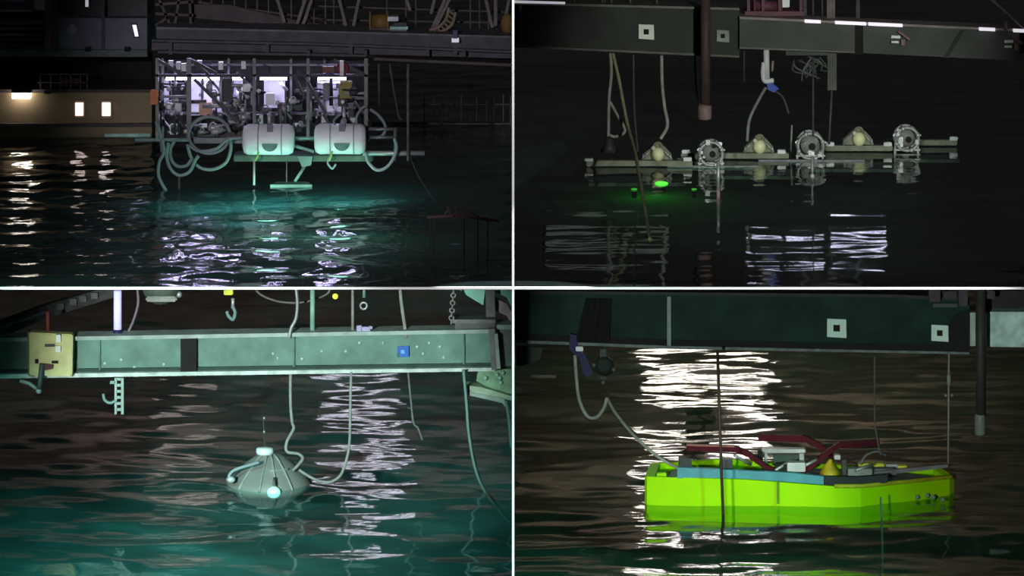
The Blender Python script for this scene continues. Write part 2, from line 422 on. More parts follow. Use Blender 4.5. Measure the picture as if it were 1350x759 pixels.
for px in (115, 167):
    MB().pbox(px - 3, 62, px + 4, 68, yv - 0.36, 0.05).build('scupper', black_rubber, v)
MB().pbox(59, -20, 68, 68, yv - 0.35, 0.1).build('post', mat('post_red', (0.22, 0.1, 0.1), 0.7), v)
MB().pbox(69, -20, 75, 68, yv - 0.33, 0.1).build('post', girder_violet, v)
MB().pbox(-60, 15, 60, 71, yv + 0.6, 0.2).build('louvre_wall', mat('recess_wall', (0.02, 0.017, 0.02)), v)
for i, py in enumerate((29, 36, 44, 51, 58)):
    MB().pbox(-60, py, 55, py + 3.5, yv + 0.2, 0.35).build('louvre_slat', mat('louvre_grey', (0.17, 0.19, 0.2), 0.6), v)
MB().pbox(-60, -20, 44, 16, yv + 0.1, 0.3).build('bridge_window', mat('bridge_window', (0.14, 0.12, 0.2), 0.2), v)
MB().pbox(-60, 12.5, 42, 15.5, yv - 0.02, 0.1).build('window_sill', galvanised, v)
MB().pbox(2, 0, 34, 3, yv - 0.02, 0.1).build('window_mullion', mat('mullion', (0.3, 0.28, 0.4), 0.5), v)
# railing on the low deck
for px in (52, 66, 79, 92, 105, 114):
    MB().pbox(px, 97, px + 1.6, 120, yv + 0.05, 0.03).build('railing_post', girder_brown, v)
for py in (97, 108):
    MB().pbox(48, py, 116, py + 1.6, yv + 0.05, 0.03).build('railing_bar', girder_brown, v)
for x0, x1 in ((80, 90), (94, 104)):
    MB().pbox(x0, 103, x1, 113, yv + 0.4, 0.2).build('locker', rust_red, v)
MB().pbox(58, 120, 66, 124, yv - 0.08, 0.08).build('bracket', steel_dark, v)
# lit windows
warm_pane = mat('warm_pane', (0.9, 0.8, 0.75), 0.5, var=0.05, emit=(1.0, 0.8, 0.72), strength=1.5)
warm_pane2 = mat('bright_pane', (0.9, 0.85, 0.85), 0.5, var=0.05, emit=(1.0, 0.86, 0.85), strength=2.2)
for px, m in ((104.5, warm_pane), (140, warm_pane2)):
    f = MB().pbox(px - 7, 133, px + 7, 155, yv - 0.03, 0.03).build('window_frame', hull_brown, v)
    MB().pbox(px - 5.2, 135.5, px + 5.2, 152.5, yv - 0.055, 0.025).build('window_pane', m, f)
# hull lamp: a horizontal light above the hull plating
t = thing('hull_lamp', 'long bright warm white lamp on the brown hull at far left', 'lamp', P(28, 126, yv - 0.02))
MB().pbox(15, 119, 41, 122.5, yv - 0.2, 0.2).build('housing', steel_dark, t)
MB().pbox(16, 122.5, 40, 130, yv - 0.18, 0.14).build('lens', mat('hull_lens', (0.9, 0.9, 0.8), 0.4, var=0, bump=0, emit=(1.0, 0.94, 0.84), strength=8.5), t)
t = thing('deckhouse_lamp', 'small tilted violet-white lamp on the grey deckhouse panel', 'lamp', P(179, 41, yv - 0.2))
MB().prism([(173, 31), (180, 31), (184, 50), (177, 50)], yv - 0.27, 0.07).build('housing', steel_dark, t)
MB().prism([(174.5, 33), (179.5, 33), (182.5, 48), (178, 48)], yv - 0.29, 0.02).build('lens', mat('violet_lens', (0.8, 0.8, 0.9), 0.4, var=0, bump=0, emit=(0.75, 0.66, 1.0), strength=1.3), t)
t = thing('mast_lamp', 'tiny pale lamp at the top edge above the grey deckhouse', 'lamp', P(114, 5, yv))
MB().pbox(111, -3, 118, 10, yv, 0.08).build('housing', steel_dark, t)
MB().pbox(112.5, 0, 116.5, 9, yv - 0.02, 0.02).build('lens', mat('mast_lens', (0.8, 0.8, 0.8), 0.4, var=0, bump=0, emit=(0.8, 0.75, 0.85), strength=0.45), t)

# ---- quay on the far right
q = thing('far_quay', 'nearly black quay with thin rails in the far right background', 'quay', P(600, 165, 15.4))
MB().pbox(490, 166, 674.4, 186, 15.4, 0.6).build('quay_wall', mat('quay_dark', (0.016, 0.012, 0.012), 0.9), q)
MB().pbox(490, 162, 674.4, 164.5, 15.3, 0.1).build('quay_edge', mat('quay_edge', (0.055, 0.045, 0.045), 0.8), q)
for i in range(12):
    px = 560 + i * 10 + R.uniform(-3, 3)
    MB().pbox(px, 128 + R.uniform(-4, 6), px + 1.3, 163, 15.5, 0.03).build('railing_post', mat('quay_edge', (0, 0, 0)), q)
MB().pbox(555, 137, 680, 138.3, 15.5, 0.03).build('railing_bar', mat('quay_edge', (0, 0, 0)), q)

# ---- overhead gantry
yg = 8.8
g = thing('overhead_gantry', 'long grey-violet steel gantry spanning above the white lit skid', 'gantry', P(440, 60, yg))
MB().prism([(206, 37), (420, 42), (674.4, 48.5), (674.4, 66), (420, 56), (206, 51)], yg, 0.7).build('top_girder', girder_violet, g, bevel=0.01)
MB().prism([(206, 35.5), (420, 40.5), (674.4, 47.5), (674.4, 50), (420, 43), (206, 38.5)], yg - 0.06, 0.8).build('top_flange', mat('flange_grey', (0.12, 0.12, 0.13), 0.55, 0.1), g)
MB().prism([(200, 52), (430, 57), (674.4, 67), (674.4, 70), (430, 60), (200, 55)], yg - 0.05, 0.75).build('middle_flange', girder_violet, g)
MB().prism([(200, 56), (430, 61), (674.4, 71), (674.4, 77), (430, 70), (200, 66)], yg + 0.08, 0.6).build('lower_girder', girder_violet, g)
MB().prism([(208, 67), (482, 72), (482, 75), (208, 70)], yg - 0.05, 0.75).build('lower_flange', steel_dark, g)
MB().prism([(493, 76), (674.4, 84), (674.4, 87.5), (493, 79.5)], yg - 0.06, 0.7).build('bottom_rail', girder_brown, g)
MB().prism([(252, 6), (300, 6), (430, 36), (430, 43), (255, 36)], yg + 0.75, 0.08).build('sloping_plate', mat('plate_plum', (0.085, 0.065, 0.075), 0.7), g)
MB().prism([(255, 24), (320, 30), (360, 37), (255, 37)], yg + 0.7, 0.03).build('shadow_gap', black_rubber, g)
for px in (222, 350, 460, 561, 598):
    MB().pbox(px, 55, px + 5, 72, yg - 0.02, 0.1).build('stiffener', girder_violet, g)
for px in (405, 480, 562, 610):
    MB().pbox(px, 66, px + 4, 74, yg - 0.1, 0.1).build('clamp', steel_dark, g)
# walkway railings over the gantry
for (x0, y0, x1, y1) in ((255, 2, 430, 26), (420, 8, 674.4, 16), (420, 26, 674.4, 30), (300, 14, 430, 34)):
    MB().bar(P(x0, y0, yg + 0.9), P(x1, y1, yg + 0.9), 0.025, 0.025).build('railing_bar', girder_brown, g)
for px in list(range(264, 430, 15)) + [440, 452, 510, 535, 548, 620, 632, 644, 655]:
    MB().bar(P(px, -8, yg + 0.9), P(px, 44, yg + 0.9), 0.022, 0.022).build('railing_post', girder_brown, g)
for (x0, y0, x1, y1) in ((364, -6, 375, 29), (404, -6, 392, 31), (412, -4, 400, 31), (446, -6, 456, 34), (474, -6, 466, 34), (534, -6, 541, 14), (574, -6, 568, 18), (588, -4, 566, 46), (594, -4, 572, 40), (639, -6, 649, 36), (653, -4, 653, 34), (672, -6, 664, 34)):
    MB().bar(P(x0, y0, yg + 0.6), P(x1, y1, yg + 0.6), 0.045, 0.045).build('strut', mat('strut_tan', (0.17, 0.145, 0.14), 0.65), g)
for (x0, y0, x1, y1) in ((210, 0, 226, 36), (236, 0, 230, 36), (250, 0, 252, 36), (205, 18, 255, 20), (205, 6, 255, 2), (222, 22, 205, 34)):
    MB().bar(P(x0, y0, yg + 0.5), P(x1, y1, yg + 0.5), 0.04, 0.04).build('lattice_bar', girder_brown, g)
# things standing on the gantry
t = thing('cable_drum', 'brown ochre drum standing on the gantry walkway under the railings', 'drum', P(500, 45, yg + 0.4))
MB().lathe([(0.17, -0.15), (0.17, -0.12), (0.12, -0.12), (0.12, 0.12), (0.17, 0.12), (0.17, 0.15)], P(500, 29, yg + 0.4), 'x').build('drum', ochre, t)
MB().pbox(486, 37, 514, 42, yg + 0.25, 0.3).build('cradle', girder_brown, t)
t = thing('deck_crate', 'stack of pale grey sheets beside the ochre drum on the gantry', 'crate', P(525, 45, yg + 0.3))
for (x0, y0, x1, y1, m) in ((511, 22, 525, 28, galvanised), (514, 35, 538, 39, mint_paint), (512, 39.5, 536, 42.5, steel_grey), (520, 30, 536, 34, steel_dark)):
    MB().pbox(x0, y0, x1, y1, yg + 0.2, 0.3).build('sheet', m, t)
t = thing('curved_ladder', 'tan ladder with a curved side rail rising over the gantry', 'ladder', P(583, 48, yg + 0.3))
pa = catmull([P(566, 43.5, yg + 0.3), P(583, 41, yg + 0.3), P(596, 32, yg + 0.3), P(601, 16, yg + 0.3)]); pb = catmull([P(566, 40, yg + 0.3), P(578, 36, yg + 0.3), P(588, 25, yg + 0.3), P(592, 10, yg + 0.3)])
tan = mat('ladder_tan', (0.25, 0.18, 0.13), 0.6)
MB().tube(pa, 0.025).build('side_rail', tan, t); MB().tube(pb, 0.025).build('side_rail', tan, t)
for i in range(1, len(pa) - 1, 3): MB().tube([pa[i], pb[i]], 0.016).build('rung', tan, t)
t = thing('yellow_buoy', 'dull ochre buoy at the right end of the gantry walkway', 'buoy', P(669, 50, yg + 0.4))
MB().ball(P(669, 32, yg + 0.4), 0.15, 16, (0.7, 0.7, 1.1)).build('body', ochre, t)
MB().tube([P(669, 45, yg + 0.4), P(669, 47, yg + 0.4)], 0.03).build('stem', steel_dark, t)
t = thing('gantry_lamp', 'small pale lamp hanging on the right part of the gantry girder', 'lamp', P(600, 46, yg - 0.1))
MB().pbox(597, 40, 603, 51, yg - 0.16, 0.1).build('housing', mat('lamp_blue', (0.05, 0.06, 0.16), 0.5), t)
MB().pbox(595.5, 51, 605, 56, yg - 0.18, 0.12).build('lens', mat('gantry_lens', (0.8, 0.8, 0.8), 0.4, var=0, bump=0, emit=(0.85, 0.83, 0.9), strength=0.4), t)

# ---- equipment skid
y0 = 9.0
s = thing('equipment_skid', 'open steel skid packed with lit white machinery above the water', 'machine', P(345, 185, y0))
for px, wd in ((205, 4), (213, 3), (246, 6), (300, 3), (333, 4), (382, 3), (404, 4), (426, 3), (480, 5)):
    MB().pbox(px, 77, px + wd, 186, y0 + (0.0 if wd > 3 else 1.0), 0.06).build('column', steel_grey, s)
for (x0, ya, x1, yb_, y) in ((205, 98, 486, 101, 0.0), (205, 148, 486, 151, 0.9), (250, 181, 488, 186, 0.0), (205, 84, 486, 87, 0.9), (205, 126, 250, 129, 0.1), (404, 128, 484, 131, 0.5)):
    MB().pbox(x0, ya, x1, yb_, y0 + y, 0.06).build('cross_beam', steel_grey if y else steel_dark, s)
for (x0, ya, x1, yb_) in ((252, 79, 286, 97), (256, 104, 312, 160), (256, 84, 275, 98), (405, 108, 430, 150), (426, 150, 440, 172), (388, 100, 402, 130), (208, 79, 240, 98), (440, 79, 480, 98)):
    MB().bar(P(x0, ya, y0 - 0.02), P(x1, yb_, y0 - 0.02), 0.045, 0.04).build('brace', steel_dark, s)
# white back panels lit by the light bars above them
for (x0, ya, x1, yb_) in ((216, 104, 226, 148), (250, 104, 292, 152), (308, 104, 320, 132), (348, 104, 376, 142), (418, 104, 450, 152)):
    MB().pbox(x0, ya, x1, yb_, y0 + 1.15, 0.03).build('back_panel', mat('panel_white', (0.8, 0.8, 0.83), 0.6, var=0.1), s)
MB().pbox(206, 79, 484, 182, y0 + 1.3, 0.04).build('rear_plate', mat('rear_plate', (0.022, 0.019, 0.019), 0.8), s)
MB().pbox(255, 166, 320, 181, y0 + 0.3, 0.2).build('skirt_plate', girder_brown, s)
MB().pbox(262, 164, 285, 168, y0 + 0.25, 0.1).build('skirt_plate', pale_metal, s)
bar_m = mat('light_bar', (0.8, 0.8, 0.9), 0.4, var=0, bump=0, emit=(0.68, 0.62, 1.0), strength=20)
bar_b = mat('bar_glow_blue', (0.1, 0.09, 0.85), 0.5)  # housing blue stands in for the bloom around the bars
for (x0, x1) in ((219, 246), (253, 292), (306, 322), (343, 378), (419, 456)):
    b = MB().pbox(x0 - 1, 98.5, x1 + 1, 102, y0 + 0.7, 0.12).build('bar_bloom_housing', bar_b, s)
    MB().pbox(x0, 102, x1, 105.5, y0 + 0.71, 0.1).build('light_bar', bar_m, b)
# machinery clutter inside the frame
kinds = [galvanised, pale_metal, steel_grey, steel_dark, steel_dark, black_rubber, girder_brown, steel_grey]
for i in range(48):
    px = R.uniform(208, 478); pz = R.uniform(110, 174); yy = y0 + R.uniform(0.1, 0.8)
    h = R.uniform(6, 22); wd = R.uniform(3, 9)
    MB().pbox(px - wd, pz - h / 2, px + wd * 0.4, pz + h / 2, yy, 0.12).build('junction_box', R.choice(kinds), s, bevel=0.008)
for i in range(46):
    px = R.uniform(208, 478); pz = R.uniform(104, 176); yy = y0 + R.uniform(0.05, 0.9)
    a = R.choice([0, 0, 1, 2]); L_ = R.uniform(14, 44)
    dx, dz = ((0, L_), (L_, 0), (L_ * 0.6, L_ * 0.7))[a]
    MB().tube([P(px - dx / 2, max(90, pz - dz / 2), yy), P(px + dx / 2, min(183, pz + dz / 2), yy)], R.uniform(0.012, 0.03), 8).build('pipe', R.choice(kinds[:5]), s)
for i in range(34):
    px = R.uniform(210, 476); pz = R.uniform(108, 176); yy = y0 + R.uniform(0.0, 0.6); r = R.uniform(0.03, 0.065)
    m = R.choice(kinds[:4])
    vv = MB().lathe([(r * 0.5, -0.07), (r, -0.05), (r, 0.03), (r * 0.6, 0.05), (r * 0.4, 0.1)], P(px, pz, yy), R.choice('xyz'), 12).build('valve', m, s)
    MB().ring(P(px, pz - 3, yy - 0.05), r * 0.9, 0.008, 'y', 14, 6).build('handwheel', m, vv)
for i in range(40):
    px = R.uniform(212, 470); pz = R.uniform(108, 178); r = R.uniform(0.012, 0.035)
    MB().lathe([(r * 0.7, -r), (r, -r * 0.5), (r, r * 0.6), (r * 0.5, r * 1.4)], P(px, pz, y0 + R.uniform(0.05, 0.7)), R.choice('xyz'), 10).build('coupling', R.choice([pale_metal, pale_metal, galvanised, mat('brass', (0.4, 0.33, 0.2), 0.4, 0.5)]), s)
for px, pz in ((326, 128), (341, 120), (366, 135), (300, 150), (318, 155), (440, 148), (232, 132)):
    MB().ball(P(px, pz, y0 + 0.15), 0.035, 12).build('gauge', pale_metal, s)
MB().pbox(198, 119, 208, 138, y0 - 0.1, 0.12).build('orange_box', orange, s, bevel=0.01)
MB().pbox(262, 136, 280, 152, y0 + 0.2, 0.15).build('peach_box', mat('peach', (0.7, 0.45, 0.33), 0.6), s, bevel=0.015)
MB().pbox(292, 104, 306, 134, y0 + 0.3, 0.2).build('control_cabinet', steel_dark, s, bevel=0.01)
MB().pbox(448, 108, 464, 130, y0 + 0.2, 0.2).build('olive_box', mat('olive_box', (0.3, 0.27, 0.06), 0.6), s, bevel=0.01)
MB().ring(P(452, 90, y0 - 0.05), 0.07, 0.032, 'y').build('red_hose_reel', mat('reel_red', (0.15, 0.02, 0.03), 0.6), s)
MB().pbox(448, 80, 453, 100, y0 - 0.1, 0.06).build('reel_bracket', mat('reel_white', (0.85, 0.7, 0.7), 0.5), s)
MB().pbox(425, 88, 440, 96, y0 + 0.1, 0.1).build('rust_box', mat('rust_box', (0.2, 0.09, 0.07), 0.7), s)
for px, pz in ((224, 84), (234, 86), (241, 88), (262, 84), (290, 86), (320, 85)):
    MB().pbox(px - 2, pz - 4, px + 4, pz + 6, y0 + 0.1, 0.08).build('hanger', galvanised, s)
# lower tray, outrigger tubes and rails
MB().pbox(308, 205, 492, 213, y0 - 0.1, 0.5).build('lower_rail', green_rail, s, bevel=0.01)
MB().pbox(255, 182, 325, 189, y0 - 0.12, 0.1).build('front_rail', steel_grey, s)
MB().tube([P(138, 178.5, y0), P(198, 178.5, y0)], 2.6 * S(y0)).build('outrigger_tube', mint_paint, s)
MB().tube([P(178, 184.5, y0 - 0.1), P(252, 184.5, y0 - 0.1)], 2.4 * S(y0)).build('outrigger_tube', hose_mint, s)
MB().tube([P(478, 202, y0 - 0.2), P(560, 202, y0 - 0.2)], 3.4 * S(y0)).build('outrigger_tube', galvanised, s)
for a, b in (((486, 170), (524, 170)), ((484, 181), (522, 181)), ((521, 168), (521, 212)), ((386, 182), (416, 182)), ((388, 192), (414, 200))):
    MB().tube([P(*a, y0 - 0.1), P(*b, y0 - 0.1)], 2.2 * S(y0)).build('guard_tube', hose_mint if a[0] < 420 else steel_grey, s)
MB().prism([(392, 206), (412, 206), (410, 218), (398, 220)], y0 - 0.2, 0.15).build('drip_plate', mint_dim, s)
MB().tube([P(206, 160, y0 - 0.1), P(212, 178, y0 - 0.1), P(214, 200, y0 - 0.1)], 0.03).build('drain_pipe', hose_mint, s)

# ---- two white floats strapped under the skid
def pontoon(x0, x1, ytop, ybot, label, slot):
    y = 8.75; c = P((x0 + x1) / 2, (ytop + ybot) / 2, y); r = (ybot - ytop) / 2 * S(y); h = (x1 - x0) / 2 * S(y)
    t = thing('white_float', label, 'float', c, 'white floats under the skid')
    MB().lathe([(r * 0.55, -h), (r * 0.86, -h + 0.02), (r, -h + 0.09), (r, h - 0.09), (r * 0.86, h - 0.02), (r * 0.55, h)], c, 'x', 40).build('shell', float_white, t)
    f = c + Vector((0.03, -r - 0.005, 0))
    n = 14; hd = [(f.x + 0.12 * math.cos(a), f.z - 0.03 + 0.12 * math.sin(a)) for a in [math.pi + math.pi * i / n for i in range(n + 1)]]
    vs = [(x, f.y, z) for x, z in hd] + [(x, f.y + 0.12, z) for x, z in hd]; m = n + 1
    MB().add(vs, [list(range(m)), list(range(m, 2 * m))] + [[i, (i + 1) % m, (i + 1) % m + m, i + m] for i in range(m)]).build('keel_pad', mat('pad_green', (0.16, 0.3, 0.26), 0.7), t)
    for dx in (-h * 0.38, h * 0.52):
        MB().lathe([(r + 0.001, -0.01), (r + 0.006, -0.01), (r + 0.006, 0.01), (r + 0.001, 0.01)], c + Vector((dx, 0, 0)), 'x', 40).build('strap', mat('strap_grey', (0.35, 0.38, 0.42), 0.6), t)
    MB().box((f.x - 0.045, c.y - r * 0.8, c.z + r * 0.5), (f.x + 0.045, c.y, c.z + r * 1.04)).build('lifting_lug', mat('lug', (0.16, 0.16, 0.2), 0.5), t)
    if slot: MB().tube([P((x0 + x1) / 2 + 1, ytop - 14, y), P((x0 + x1) / 2 + 1, ytop + 3, y)], 0.028).build('lifting_pin', pale_metal, t)
    return t
pontoon(320, 388, 163.5, 204, 'white cylindrical float under the middle of the skid, left of the two', True)
pontoon(414.5, 483, 163, 203, 'white cylindrical float under the right end of the skid, beside the right hose loop', False)

# ---- hoses and lines
def loop(cx, cy, rx, ry, a0, a1, n=20): return [(cx + rx * math.cos(math.radians(a0 + (a1 - a0) * i / n)), cy + ry * math.sin(math.radians(a0 + (a1 - a0) * i / n))) for i in range(n + 1)]
hl = 'grey hose '
cable(loop(276, 178, 27, 24, 20, 350), 8.7, 2.3, hose_grey, 'hose', hl + 'curled in one large ring left of the white floats', 'hose', 'hoses on the skid')
cable([(322, 181), (300, 184), (285, 196), (262, 199), (250, 192)], 8.62, 2.0, hose_grey, 'hose', hl + 'running level from the float then dipping behind the large ring', 'hose', 'hoses on the skid')
cable([(304, 184), (304, 198), (298, 214), (282, 223), (264, 221), (252, 208), (247, 190)], 8.66, 2.4, hose_mint, 'hose', 'pale mint hose hanging in a deep half loop below the large ring', 'hose', 'hoses on the skid')
cable(loop(237, 203, 16, 18, -150, 60), 8.6, 2.3, hose_mint, 'hose', 'pale mint hose in a small inner curl beside the left tubes', 'hose', 'hoses on the skid') if False else None
cable([(230, 186), (225, 196), (226, 210), (234, 219), (246, 218), (253, 209)], 8.6, 2.4, hose_mint, 'hose', 'pale mint hose in a small inner half loop beside the left tubes', 'hose', 'hoses on the skid')
cable([(222, 188), (220, 208), (226, 224), (237, 231), (250, 226), (257, 212), (262, 205)], 8.55, 2.4, hose_mint, 'hose', 'pale mint hose in the outer half loop beside the left tubes', 'hose', 'hoses on the skid')
cable([(214, 184), (216, 200), (210, 214), (209, 230), (214, 243), (220, 252)], 8.5, 2.3, hose_mint, 'hose', 'pale mint hose dropping into the water at the left end', 'hose', 'hoses on the skid')
cable([(482, 200), (486, 214), (497, 224), (510, 220), (519, 208), (523, 194), (520, 182)], 8.6, 2.4, hose_grey, 'hose', hl + 'hanging in a loop right of the right float', 'hose', 'hoses on the skid')
cable([(488, 144), (500, 153), (508, 166), (505, 178), (496, 182)], 8.96, 2.2, hose_grey, 'hose', hl + 'arching down at the right end of the skid', 'hose', 'hoses on the skid')
cable([(471, 170), (470, 155), (477, 143), (484, 140)], 8.9, 1.8, hose_grey, 'hose', 'thin grey hose curling up over the right float', 'hose', 'hoses on the skid')
cable([(449, 150), (440, 160), (447, 170)], 8.7, 1.6, hose_grey, 'hose', 'short thin hose on top of the right float', 'hose', 'hoses on the skid')
for (pts, y, r, m, lb) in (
    ([(538, 84), (538, 212)], 8.7, 2.0, mat('line_brown', (0.12, 0.1, 0.09), 0.7), 'brown vertical line right of the skid reaching down past the grey tube'),
    ([(500, 84), (500, 140)], 9.2, 1.5, rope_dark, 'dark thin line hanging just right of the skid column'),
    ([(514, 84), (518, 110), (525, 150), (530, 158)], 9.2, 1.4, rope_dark, 'dark thin line slanting down between the two lines right of the skid'),
    ([(335, 210), (335, 244)], 8.6, 1.6, rope_grey, 'grey line hanging from the left float into the water'),
    ([(378, 212), (378, 240)], 8.8, 1.0, rope_dark, 'dark thin line hanging below the right end of the left float'),
    ([(236, 232), (236, 250)], 8.6, 1.5, rope_dark, 'dark line dropping from the small hose loops into the water'),
    ([(436, 204), (432, 214), (438, 222), (443, 216)], 8.6, 1.5, hose_grey, 'short pale line curling under the right float'),
    ([(341, 200), (339, 207), (336, 212)], 8.53, 1.3, mat('line_lime', (0.3, 0.5, 0.12), 0.6), 'short lime green lashing at the bottom of the left float'),
    ([(438, 199), (436, 207), (434, 212)], 8.53, 1.3, mat('line_lime', (0, 0, 0)), 'short lime green lashing at the bottom of the right float')):
    cable(pts, y, r, m, 'line', lb, 'line')
single(MB().tube([P(405, 214, 8.86), P(389, 239, 8.7)], 0.024, 8), 'boat_hook', mint_dim, 'pale mint pole slanting from the skid down to the water', 'pole')
single(MB().slab([(P(357, 239, 8.9).x, 8.75), (P(412, 239, 8.9).x, 8.75), (P(405, 239, 8.9).x, 9.05), (P(365, 239, 8.9).x, 9.05)], -0.03, 0.015), 'floating_plank', mint_dim, 'pale mint plank lying on the water below the skid', 'plank')

# ---- dim rusty mooring frame in the right foreground
yf = WY(338, ZU)
f = thing('mooring_rack', 'dim rusty red rack on thin legs standing in the water at right', 'rack', P(610, 338, yf))
rr = mat('frame_rust', (0.35, 0.2, 0.21), 0.8); rd = mat('frame_rust_dark', (0.16, 0.08, 0.09), 0.8)
MB().bar(P(563, 286, yf), P(600, 284, yf), 0.03, 0.05).build('top_rail', rr, f)
MB().bar(P(598, 284, yf), P(657, 291, yf), 0.035, 0.05).build('top_rail', rr, f)
for px in (567, 572, 612, 630, 643):
    MB().bar(P(px, 286, yf), P(px, 340, yf), 0.014, 0.02).build('leg', rd, f)
for a, b in (((585, 284), (592, 276)), ((590, 272), (594, 283)), ((598, 284), (606, 274)), ((606, 276), (612, 286)), ((613, 270), (616, 284)), ((620, 280), (632, 286)), ((600, 276), (610, 277))):
    MB().bar(P(*a, yf), P(*b, yf), 0.02, 0.02).build('cleat', rr, f)
cable([(540, 204), (549, 226), (560, 245), (576, 268), (590, 283)], 6.0, 0.9, rope_dark, 'mooring_line', 'faint dark line slanting down from the grey tube to the rusty rack', 'line', ys=[8.75, 7.5, 6.0, 4.2, yf])

# lavender lamps added unseen behind the gantry girder: their glitter lies on the water in front of the skid
for x0, x1, lb in ((212, 300, 'wide lavender lamp added unseen behind the gantry girder over the left half of the skid'), (418, 462, 'short lavender lamp added unseen behind the gantry girder over the right float')):
    yy = yg + 0.95; t = thing('glitter_light', lb, 'lamp', P((x0 + x1) / 2, 55, yy + 0.05))
    MB().pbox(x0 - 2, 55.5, x1 + 2, 65.5, yy + 0.03, 0.12).build('housing', steel_dark, t)
    MB().pbox(x0, 56.5, x1, 64.5, yy, 0.028).build('lens', mat('glitter_lens', (0.8, 0.8, 0.9), 0.4, var=0, bump=0, emit=(0.62, 0.54, 1.0), strength=34), t)
    for px in (x0 + 8, x1 - 8): MB().bar(P(px, 57, yy + 0.1), P(px, 50, yy + 0.1), 0.03, 0.03).build('bracket', steel_dark, t)

# ================================================================== UPPER RIGHT BAY: beam over a raft of six sensor pods
yb = 9.0
b = thing('launch_beam', 'long dark green beam with square target plates over the raft', 'beam', P(1010, 70, yb))
MB().prism([(677.8, 6), (975, 13), (975, 73), (677.8, 61.5)], yb, 0.5).build('left_web', beam_green, b)
MB().prism([(677.8, 3), (975, 10.5), (975, 13.5), (677.8, 6)], yb - 0.06, 0.6).build('top_flange', beam_edge, b)
MB().prism([(677.8, 59.5), (975, 73), (975, 76), (677.8, 62.5)], yb - 0.06, 0.6).build('bottom_flange', mat('flange_low', (0.12, 0.12, 0.11), 0.6), b)
MB().pbox(684, 6, 688, 60, yb - 0.05, 0.1).build('stiffener', mat('stiff', (0.10, 0.105, 0.095), 0.6), b)
MB().prism([(975, 24), (1127, 31), (1127, 68), (975, 62)], yb - 0.12, 0.5).build('right_web', beam_grey, b)
MB().prism([(1138, 32), (1344, 41), (1344, 80), (1138, 70)], yb - 0.12, 0.5).build('right_web', beam_grey, b)
MB().prism([(1344, 44), (1400, 46), (1400, 72), (1344, 70)], yb - 0.05, 0.4).build('end_web', black_rubber, b)
MB().prism([(1124, 34), (1140, 34), (1139, 72), (1121, 72)], yb - 0.1, 0.3).build('joint_strap', black_rubber, b)
MB().prism([(975, 22), (1400, 41), (1400, 44), (975, 25)], yb - 0.16, 0.55).build('right_top_flange', mat('flange_pink', (0.32, 0.28, 0.28), 0.6), b)
MB().prism([(975, 62), (1127, 68), (1127, 70), (975, 64)], yb - 0.14, 0.52).build('right_bottom_flange', beam_edge, b)
MB().prism([(1266, 40), (1272, 40), (1250, 76), (1244, 76)], yb - 0.14, 0.02).build('drip_stain_bar', beam_green, b)
# white tube lights along the top of the beam
for i, (x0, x1) in enumerate(((1061, 1082), (1101, 1142), (1145, 1190), (1291, 1312), (1336, 1362))):
    z0_, z1_ = 26 + (x0 - 1061) * 0.045, 26 + (x1 - 1061) * 0.045
    single(MB().prism([(x0, z0_), (x1, z1_), (x1, z1_ + 4), (x0, z0_ + 4)], yb - 0.22, 0.065), 'tube_light', mat('tube_light', (0.9, 0.88, 0.95), 0.4, var=0, bump=0, emit=(0.95, 0.88, 1.0), strength=0.7),
           'white tube light on the beam edge, ' + ('leftmost, above the dangling cables', 'second from left, above the dark strap', 'third from left, above the pink clamp', 'right of the diagonal stain, second from the right', 'at the far right end')[i], 'light', 'tube lights on the beam')
single(MB().prism([(678, 1), (745, 3), (745, 5.5), (678, 4)], yb - 0.11, 0.06), 'tube_light', mat('tube_dim', (0.9, 0.9, 0.95), 0.4, var=0, bump=0, emit=(0.9, 0.9, 1.0), strength=0.4), 'white tube light on the beam top edge at far left', 'light')
def target(px, py, sz, y, m_w, label):
    t = thing('target_plate', label, 'sign', P(px, py, y), 'square target plates')
    MB().prism([(px - sz / 2, py - sz / 2), (px + sz / 2, py - sz / 2 + 1), (px + sz / 2 + 0.5, py + sz / 2 + 0.5), (px - sz / 2, py + sz / 2 - 1)], y, 0.03).build('plate', m_w, t)
    q = sz * 0.17
    MB().pbox(px - q, py - q, px + q, py + q, y - 0.008, 0.01).build('black_square', black_rubber, t)
    return t
target(852, 42, 20, yb - 0.04, plate_white, 'white square target plate with a black centre on the dark green beam')
target(953, 47.5, 16, yb - 0.04, mat('plate_green', (0.3, 0.36, 0.29), 0.6), 'smaller greenish target plate with a dark centre beside the brown pipe')
for px, h in ((757, 6), (794, 7), (797, 7), (806, 8), (831, 8), (866, 9)):
    single(MB().tube([P(px, -12, yb + 0.2), P(px, h, yb + 0.2)], 1.4 * S(yb), 8), 'railing_post', beam_edge, {757: 'thin pale post on the beam top, first from the left', 794: 'thin pale post on the beam top, left one of the close pair', 797: 'thin pale post on the beam top, right one of the close pair', 806: 'thin pale post on the beam top just right of the close pair', 831: 'thin pale post on the beam top above the white target plate', 866: 'thin pale post on the beam top nearest the brown pipe'}[px], 'post', 'posts on the beam')
for (pts, lb) in ((([(1072, -10), (1072, 26)]), 'thin pale post behind the beam left of the thick violet post'), (([(1084, -10), (1084, 26)]), 'thin pale post touching the left side of the thick violet post')):
    single(MB().tube([P(*p, yb + 0.3) for p in pts], 1.6 * S(yb), 8), 'railing_post', girder_brown, lb, 'post', 'posts on the beam')
single(MB().pbox(1090, -10, 1101, 28, yb + 0.2, 0.12), 'mast_post', mat('post_violet', (0.17, 0.13, 0.14), 0.6), 'thick violet-grey post rising behind the beam', 'post')
t = thing('winch', 'dim plum-red winch on the beam top left of the violet post', 'winch', P(1020, 24, yb + 0.2))
plum = mat('plum', (0.16, 0.06, 0.09), 0.6)
